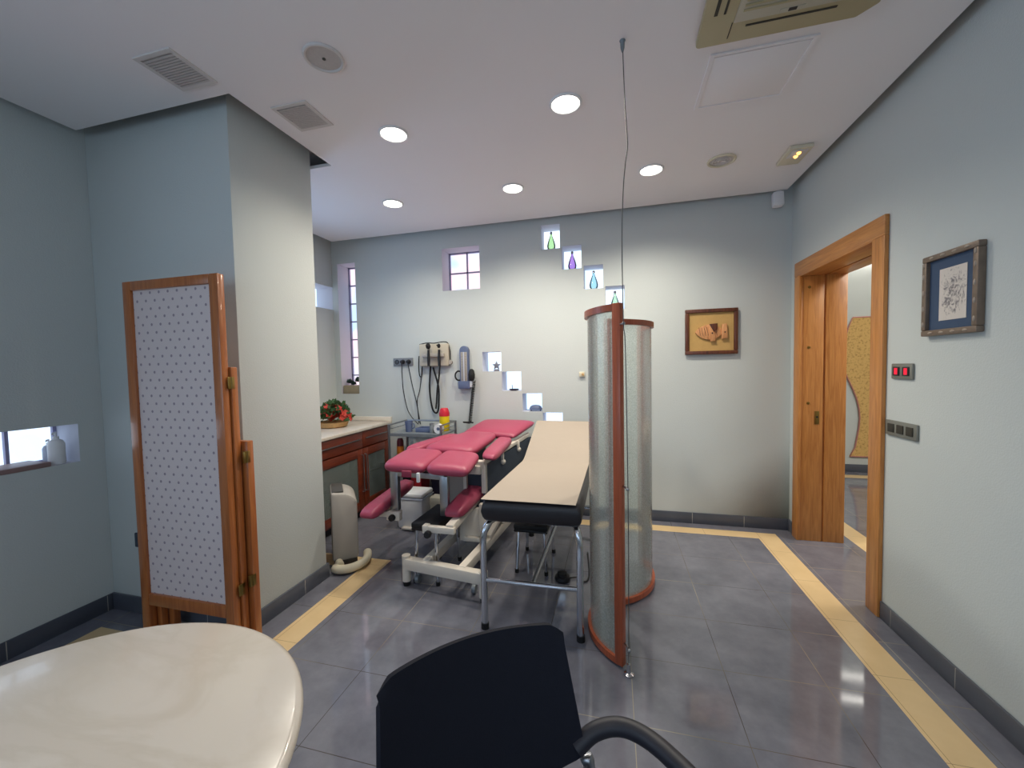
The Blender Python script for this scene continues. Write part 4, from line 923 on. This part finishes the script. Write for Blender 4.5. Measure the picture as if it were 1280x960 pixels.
obj('spine_bar', MB().tube([(-.415, 1.95, .262), (-.40, 3.12, .262)], .012, 12), M['steel'], cc)
# paper sheet
def paperF(u, v):
    y = 1.918 + v * 1.475; bend = 2.795
    xl = -.674 + .030 * min(1, (y - 1.918) / (bend - 1.918)) if y < bend else -.644 - .012 * (y - bend) / .6
    xr = -.187 + .014 * min(1, (y - 1.918) / .9)
    x = xl + (xr - xl) * u
    z = .6985 if y < bend else .6985 + (y - bend) * .345
    k = abs(y - bend) / .05
    if k < 1: z += .006 * (1 - k) ** 2
    z += .0015 + .0015 * math.sin(9 * v + 3 * u) * u
    return (x, y, z)
ps = obj('paper_sheet', MB().grid(paperF, 24, 60, .0012), M['paper']); tag(ps, 'cream paper sheet covering the black examination couch', 'couch paper')

# ------------------------------------------------------------------ step stools
def stool(cx, cy, rot, w, dp, h, lab):
    t = thing('step_stool', lab, 'stool', (0, 0, 0), 'black step stools')
    obj('step_top', MB().box(-w / 2, w / 2, -dp / 2, dp / 2, h - .035, h, .01), M['rubber'], t)
    obj('step_rim', MB().tube([(-w / 2 + .01, -dp / 2 + .01, h - .042), (w / 2 - .01, -dp / 2 + .01, h - .042), (w / 2 - .01, dp / 2 - .01, h - .042), (-w / 2 + .01, dp / 2 - .01, h - .042)], .01, 8, closed=True), M['black'], t)
    for sx in (-1, 1):
        for sy in (-1, 1):
            l = obj('leg', MB().tube([(sx * (w / 2 - .03), sy * (dp / 2 - .03), h - .04), (sx * (w / 2 - .015), sy * (dp / 2 - .015), .02)], .011, 10), M['chrome'], t)
            obj('leg_cap', MB().lathe([(.014, 0), (.014, .025), (0, .025)], (sx * (w / 2 - .015), sy * (dp / 2 - .015), .0005), 10), M['rubber'], l)
    t.location = (cx, cy, 0); t.rotation_euler = (0, 0, rot)
stool(-1.17, 2.442, -.03, .19, .37, .395, 'black topped step stool with chrome legs left of the white chair base')
stool(-.545, 2.70, .0, .23, .36, .33, 'black step stool standing under the black examination couch')
fp = thing('foot_pedal', 'black foot switch on the floor under the couch', 'foot switch', (-.335, 2.50, 0))
obj('pedal_base', MB().lathe([(.045, 0), (.05, .012), (.045, .03), (.0, .032)], (-.335, 2.50, .0005), 20), M['black'], fp); obj('pedal_button', MB().lathe([(.032, .03), (.03, .05), (0, .055)], (-.335, 2.50, .0005), 18), M['rubber'], fp)
obj('pedal_cable', MB().tube([(-.29, 2.52, .01), (-.24, 2.54, .008), (-.19, 2.5, .008), (-.17, 2.6, .008), (-.2, 2.9, .008)], .005, 8, 6), M['black'], fp)

# ------------------------------------------------------------------ curved glass screens and the tension wire
def arc(c, r, a0, a1, n): return [(c[0] + r * math.cos(math.radians(a0 + (a1 - a0) * i / n)), c[1] + r * math.sin(math.radians(a0 + (a1 - a0) * i / n))) for i in range(n + 1)]
def glass_screen(lab, c, r, a0, a1, z0, z1, post0):
    pts = arc(c, r, a0, a1, 40); e = pts[0]; e2 = pts[-1]
    t = thing('curved_glass_screen', lab, 'screen', (e[0], e[1], 0), 'curved glass screen panels')
    F = lambda u, v: (c[0] + r * math.cos(math.radians(a0 + (a1 - a0) * u)), c[1] + r * math.sin(math.radians(a0 + (a1 - a0) * u)), z0 + .02 + v * (z1 - z0 - .04))
    obj('glass_panel', MB().grid(F, 40, 2), M['screen_glass'], t, 80)
    def rail(za, zb):
        G = lambda u, v: (c[0] + r * math.cos(math.radians(a0 + (a1 - a0) * u)), c[1] + r * math.sin(math.radians(a0 + (a1 - a0) * u)), za + v * (zb - za))
        return MB().grid(G, 40, 1, .03)
    obj('top_rail', rail(z1 - .03, z1), M['redwood'], t); obj('bottom_rail', rail(z0, z0 + .03), M['redwood'], t)
    for k, (p, a) in enumerate(((e, a0), (e2, a1))):
        w_ = .042 if (k == 0 and post0) else .028
        tx, ty = math.cos(math.radians(a)), math.sin(math.radians(a))
        obj('post', MB().bar((p[0], p[1], z0), (p[0], p[1], z1 + .002), w_, .03, .004, up=(tx, ty, 0)), M['redwood'], t)
    return t
glass_screen('front curved panel of rippled glass with a tall wooden edge post', (.198, 2.10), .33, -123.5, -203, .012, 1.648, True)
glass_screen('rear curved panel of rippled glass, further from the viewer and lower', (-.146, 2.627), .3705, -70, 32, .012, 1.632, False)
tw = thing('tension_wire', 'thin steel wire running from ceiling to floor beside the glass screen', 'wire', (.05, 1.76, 0))
obj('wire', MB().tube([(.044, 1.748, 2.69), (.052, 1.75, 2.45), (.061, 1.75, 2.29), (.052, 1.75, 2.21), (.042, 1.75, 2.095), (.036, 1.75, 1.9), (.039, 1.75, 1.567), (.046, 1.755, 1.466), (.051, 1.765, 1.1), (.053, 1.77, .862), (.054, 1.775, .537), (.051, 1.78, .02)], .002, 8, 4), M['wire'], tw)
obj('ceiling_anchor', MB().lathe([(.004, -.045), (.008, -.03), (.009, -.006), (.012, -.002), (.012, 0)], (.044, 1.748, ZC), 16), M['greysteel'], tw)
obj('floor_anchor', MB().lathe([(.022, 0), (.022, .006), (.01, .012), (.008, .05), (0, .052)], (.051, 1.78, .0005), 18), M['chrome'], tw)
for z, x in ((1.555, .040), (.838, .053), (.118, .053)): obj('clamp', MB().tube([(x - .016, 1.815, z), (x + .003, 1.77, z)], .0045, 8).ball((x, 1.772, z), .008), M['steel'], tw)

# ------------------------------------------------------------------ folding screen
fs = thing('folding_screen', 'three leaf orange wood folding screen with dotted fabric, stepped in height', 'folding screen', (-2.06, 1.5, 0))
def leaf(x0, x1, y0, y1, zt_, zb=.20):
    w = .052; f = MB()
    f.box(x0, x0 + w, y0, y1, .0005, zt_, .004); f.box(x1 - w, x1, y0, y1, .0005, zt_, .004)
    f.box(x0 + w, x1 - w, y0, y1, zt_ - .045, zt_, .004); f.box(x0 + w, x1 - w, y0, y1, zb, zb + .06, .004)
    o = obj('leaf', f, M['cherry'], fs)
    obj('fabric', MB().box(x0 + w - .004, x1 - w + .004, (y0 + y1) / 2 - .004, (y0 + y1) / 2 + .004, zb + .055, zt_ - .04), M['dots'], o)
    return o
l1 = leaf(-2.365, -1.762, 1.452, 1.487, 1.838); l2 = leaf(-2.34, -1.752, 1.490, 1.523, 1.405); l3 = leaf(-2.31, -1.722, 1.528, 1.563, 1.045)
for o, x, y, z in ((l2, -1.756, 1.489, 1.33), (l2, -1.755, 1.489, .33), (l3, -1.735, 1.526, .97), (l3, -1.735, 1.526, .36)):
    obj('hinge', MB().box(x - .001, x + (.0055 if o is l2 else .0145), y - .016, y + .016, z - .028, z + .028, .001).tube([(x + (.006 if o is l2 else .015), y, z - .028), (x + (.006 if o is l2 else .015), y, z + .028)], .003, 8), M['brass'], o)
ol = thing('pier_socket', 'small dark socket low on the wall behind the folding screen', 'socket', (-2.63, PY0, .43))
obj('plate', MB().box(-2.672, -2.595, PY0 - .012, PY0 - .0005, .39, .472, .004), M['slate'], ol); obj('socket_insert', MB().box(-2.65, -2.61, PY0 - .013, PY0 - .009, .411, .452, .003), M['black'], ol)

# soap dispensers in the strip window
def soap(x, y, z, s, lab, m):
    t = thing('soap_dispenser', lab, 'soap dispenser', (x, y, z))
    obj('bottle', MB().lathe([(.03 * s, 0), (.034 * s, .008 * s), (.034 * s, .11 * s), (.026 * s, .128 * s), (.014 * s, .135 * s), (0, .135 * s)], (x, y, z), 20), m, t)
    obj('pump', MB().lathe([(.013 * s, .134 * s), (.013 * s, .15 * s), (.005 * s, .152 * s), (.005 * s, .175 * s), (0, .176 * s)], (x, y, z), 14).tube([(x, y, z + .172 * s), (x + .02 * s, y - .02 * s, z + .172 * s), (x + .028 * s, y - .026 * s, z + .165 * s)], .005 * s, 8), M['whitep'], t)
soap(-2.93, 1.455, STRIP[2] + .0005, 1.0, 'white pump soap dispenser at the end of the strip window', M['whitep']); soap(-3.0, 1.46, STRIP[2] + .0005, .75, 'smaller clear pump bottle behind the white soap dispenser', M['scale'])

# ------------------------------------------------------------------ marble table
TC = (-.925, .325); TR = .445
mt_ = thing('marble_table', 'round cream marble table in the left foreground', 'table', (TC[0], TC[1], 0))
obj('top', MB().lathe([(0, .718), (TR - .03, .718), (TR - .012, .721), (TR - .002, .731), (TR, .739), (TR - .005, .746), (TR - .015, .75), (0, .75)], (TC[0], TC[1], 0), 96), M['marble'], mt_, 60)
obj('pedestal', MB().lathe([(.055, .03), (.04, .1), (.035, .4), (.045, .66), (.12, .718), (0, .718)], (TC[0], TC[1], 0), 28), M['greysteel'], mt_)
obj('foot_plate', MB().lathe([(.24, 0), (.24, .012), (.06, .035), (0, .036)], (TC[0], TC[1], .0005), 36), M['greysteel'], mt_)

# ------------------------------------------------------------------ visitor chair, back to us from the right
vc = thing('visitor_chair', 'dark navy mesh backed armchair in the foreground', 'chair', (0, 0, 0))
def backF(u, v):
    s = -1 + 2 * u; z = .44 + .385 * v
    hw = .2 - .012 * max(0, (z - .6) / .22)
    if z < .60: k = min(1, (.60 - z) / .05); k = k * k * (3 - 2 * k); hw = .2 - (.2 - .115) * k
    x = s * hw; y = .05 * (1 - (x / .195) ** 2) + (z - .82) * .28
    z2 = z - (.022 * max(0, (abs(s) - .86) / .14) ** 2 if z > .79 else 0) * ((z - .79) / .035 if z > .79 else 0)
    return (x, y, z2)
bk_ = obj('backrest', MB().grid(backF, 36, 56, .014), M['navyblack'], vc, 60)
obj('seat', MB().pad([(-.22, -.52, .455), (.22, -.52, .455), (.2, -.10, .445), (-.2, -.10, .445)], .06, p=8), M['navyblack'], vc, 60)
for s in (-1, 1):
    obj('armrest', MB().tube([(s * .185, -.055, .60), (s * .225, -.062, .625), (s * .27, -.085, .637), (s * .30, -.13, .64), (s * .315, -.2, .64), (s * .32, -.30, .64), (s * .315, -.40, .635), (s * .30, -.45, .61), (s * .285, -.47, .56)], .0175, 14, 6), M['armblack'], vc, 60)
    obj('leg', MB().tube([(s * .205, -.055, .565), (s * .212, -.06, .55), (s * .22, -.05, .3), (s * .235, 0, .012)], .0125, 12, 5), M['steel'], vc); obj('leg', MB().tube([(s * .285, -.47, .565), (s * .27, -.475, .4), (s * .25, -.49, .2), (s * .24, -.52, .012)], .0125, 12, 5), M['steel'], vc)
obj('seat_frame', MB().tube([(-.215, -.12, .40), (.215, -.12, .40)], .011, 10).tube([(-.27, -.475, .41), (.27, -.475, .41)], .011, 10).tube([(-.17, -.12, .405), (-.19, -.475, .415)], .011, 10).tube([(.17, -.12, .405), (.19, -.475, .415)], .011, 10), M['steel'], vc)
vc.location = (-.26, .71, 0); vc.rotation_euler = (0, 0, math.atan2(.625, .78))

# ------------------------------------------------------------------ light
def lamp(name, typ, loc, energy, col, parent=None, rot=(0, 0, 0), **kw):
    l = bpy.data.lights.new(name, typ); l.energy = energy; l.color = col
    for k, v in kw.items(): setattr(l, k, v)
    o = bpy.data.objects.new(name, l); COL.objects.link(o); o.location = loc; o.rotation_euler = rot
    if parent: o.parent = parent
    return o
WARM = (1.0, .93, .80)
for (x, y, lab), pw in zip(LIT, (38, 52, 72, 76, 42)): lamp('downlight_beam', 'SPOT', (x, y, ZC - .02), pw, WARM, spot_size=math.radians(150), spot_blend=.8, shadow_soft_size=.06)
for x, y in ((.2, .1), (.2, -1.5)): lamp('downlight_beam', 'SPOT', (x, y, ZC - .02), 22, WARM, spot_size=math.radians(150), spot_blend=.8, shadow_soft_size=.06)  # spots under the unseen, added downlights
SKY = (.58, .77, 1.0)
lamp('added_daylight_front', 'AREA', ((FRONTW[0] + FRONTW[1]) / 2, YF - .12, 1.6), 19, SKY, rot=(PI / 2, 0, 0), shape='RECTANGLE', size=2.3, size_y=1.35)  # daylight supplied through the added front window
lamp('added_daylight_side', 'AREA', (XL - .12, (SIDE[0] + SIDE[1]) / 2, 1.65), 26, SKY, rot=(0, -PI / 2, 0), shape='RECTANGLE', size=1.35, size_y=1.6)  # daylight supplied through the added window in the left wall
lamp('added_alcove_fill', 'AREA', (XL - .12, (ALC[0] + ALC[1]) / 2, 1.72), 9, (.30, .56, 1.0), rot=(0, -PI / 2, 0), shape='RECTANGLE', size=1.1, size_y=.46)  # blue fill through the added alcove window, tints the back wall
lamp('hall_beam', 'AREA', (2.9, 5.3, 2.57), 3, (1, .95, .87), rot=(0, 0, 0), shape='RECTANGLE', size=1.2, size_y=.1)
lamp('hall_beam', 'AREA', (2.9, 3.0, 2.6), 54, (1, .95, .87), rot=(0, 0, 0), shape='RECTANGLE', size=1.2, size_y=1.2)  # area fill without a fitting, added to brighten the hall

w = bpy.data.worlds.new('sky'); S.world = w; w.use_nodes = True
w.node_tree.nodes['Background'].inputs[0].default_value = (.6, .75, 1, 1); w.node_tree.nodes['Background'].inputs[1].default_value = .6

# ------------------------------------------------------------------ camera
yaw, pit, rol = 2.52065887e-01, -4.34904696e-02, -2.00835616e-02
cy, sy = math.cos(yaw), math.sin(yaw)
fw = Vector((-sy * math.cos(pit), cy * math.cos(pit), math.sin(pit))); r = Vector((cy, sy, 0)); u = r.cross(fw)
r2 = r * math.cos(rol) + u * math.sin(rol); u2 = -r * math.sin(rol) + u * math.cos(rol)
cam = bpy.data.cameras.new('camera'); co_ = bpy.data.objects.new('camera', cam); COL.objects.link(co_)
Mx = Matrix((r2, u2, -fw)).transposed().to_4x4(); Mx.translation = Vector((0, 0, 1.38)); co_.matrix_world = Mx
cam.sensor_width = 36; cam.lens = 497.243 / 1280 * 36; cam.clip_start = .02
S.camera = co_
S.view_settings.view_transform = 'Standard'; S.view_settings.look = 'None'; S.view_settings.gamma = 1.0; S.view_settings.use_curve_mapping = False
S.view_settings.exposure = 0.1
S.cycles.max_bounces = 10; S.cycles.diffuse_bounces = 5; S.cycles.transparent_max_bounces = 16; S.cycles.caustics_reflective = False; S.cycles.caustics_refractive = False
S.cycles.sample_clamp_indirect = 6.0
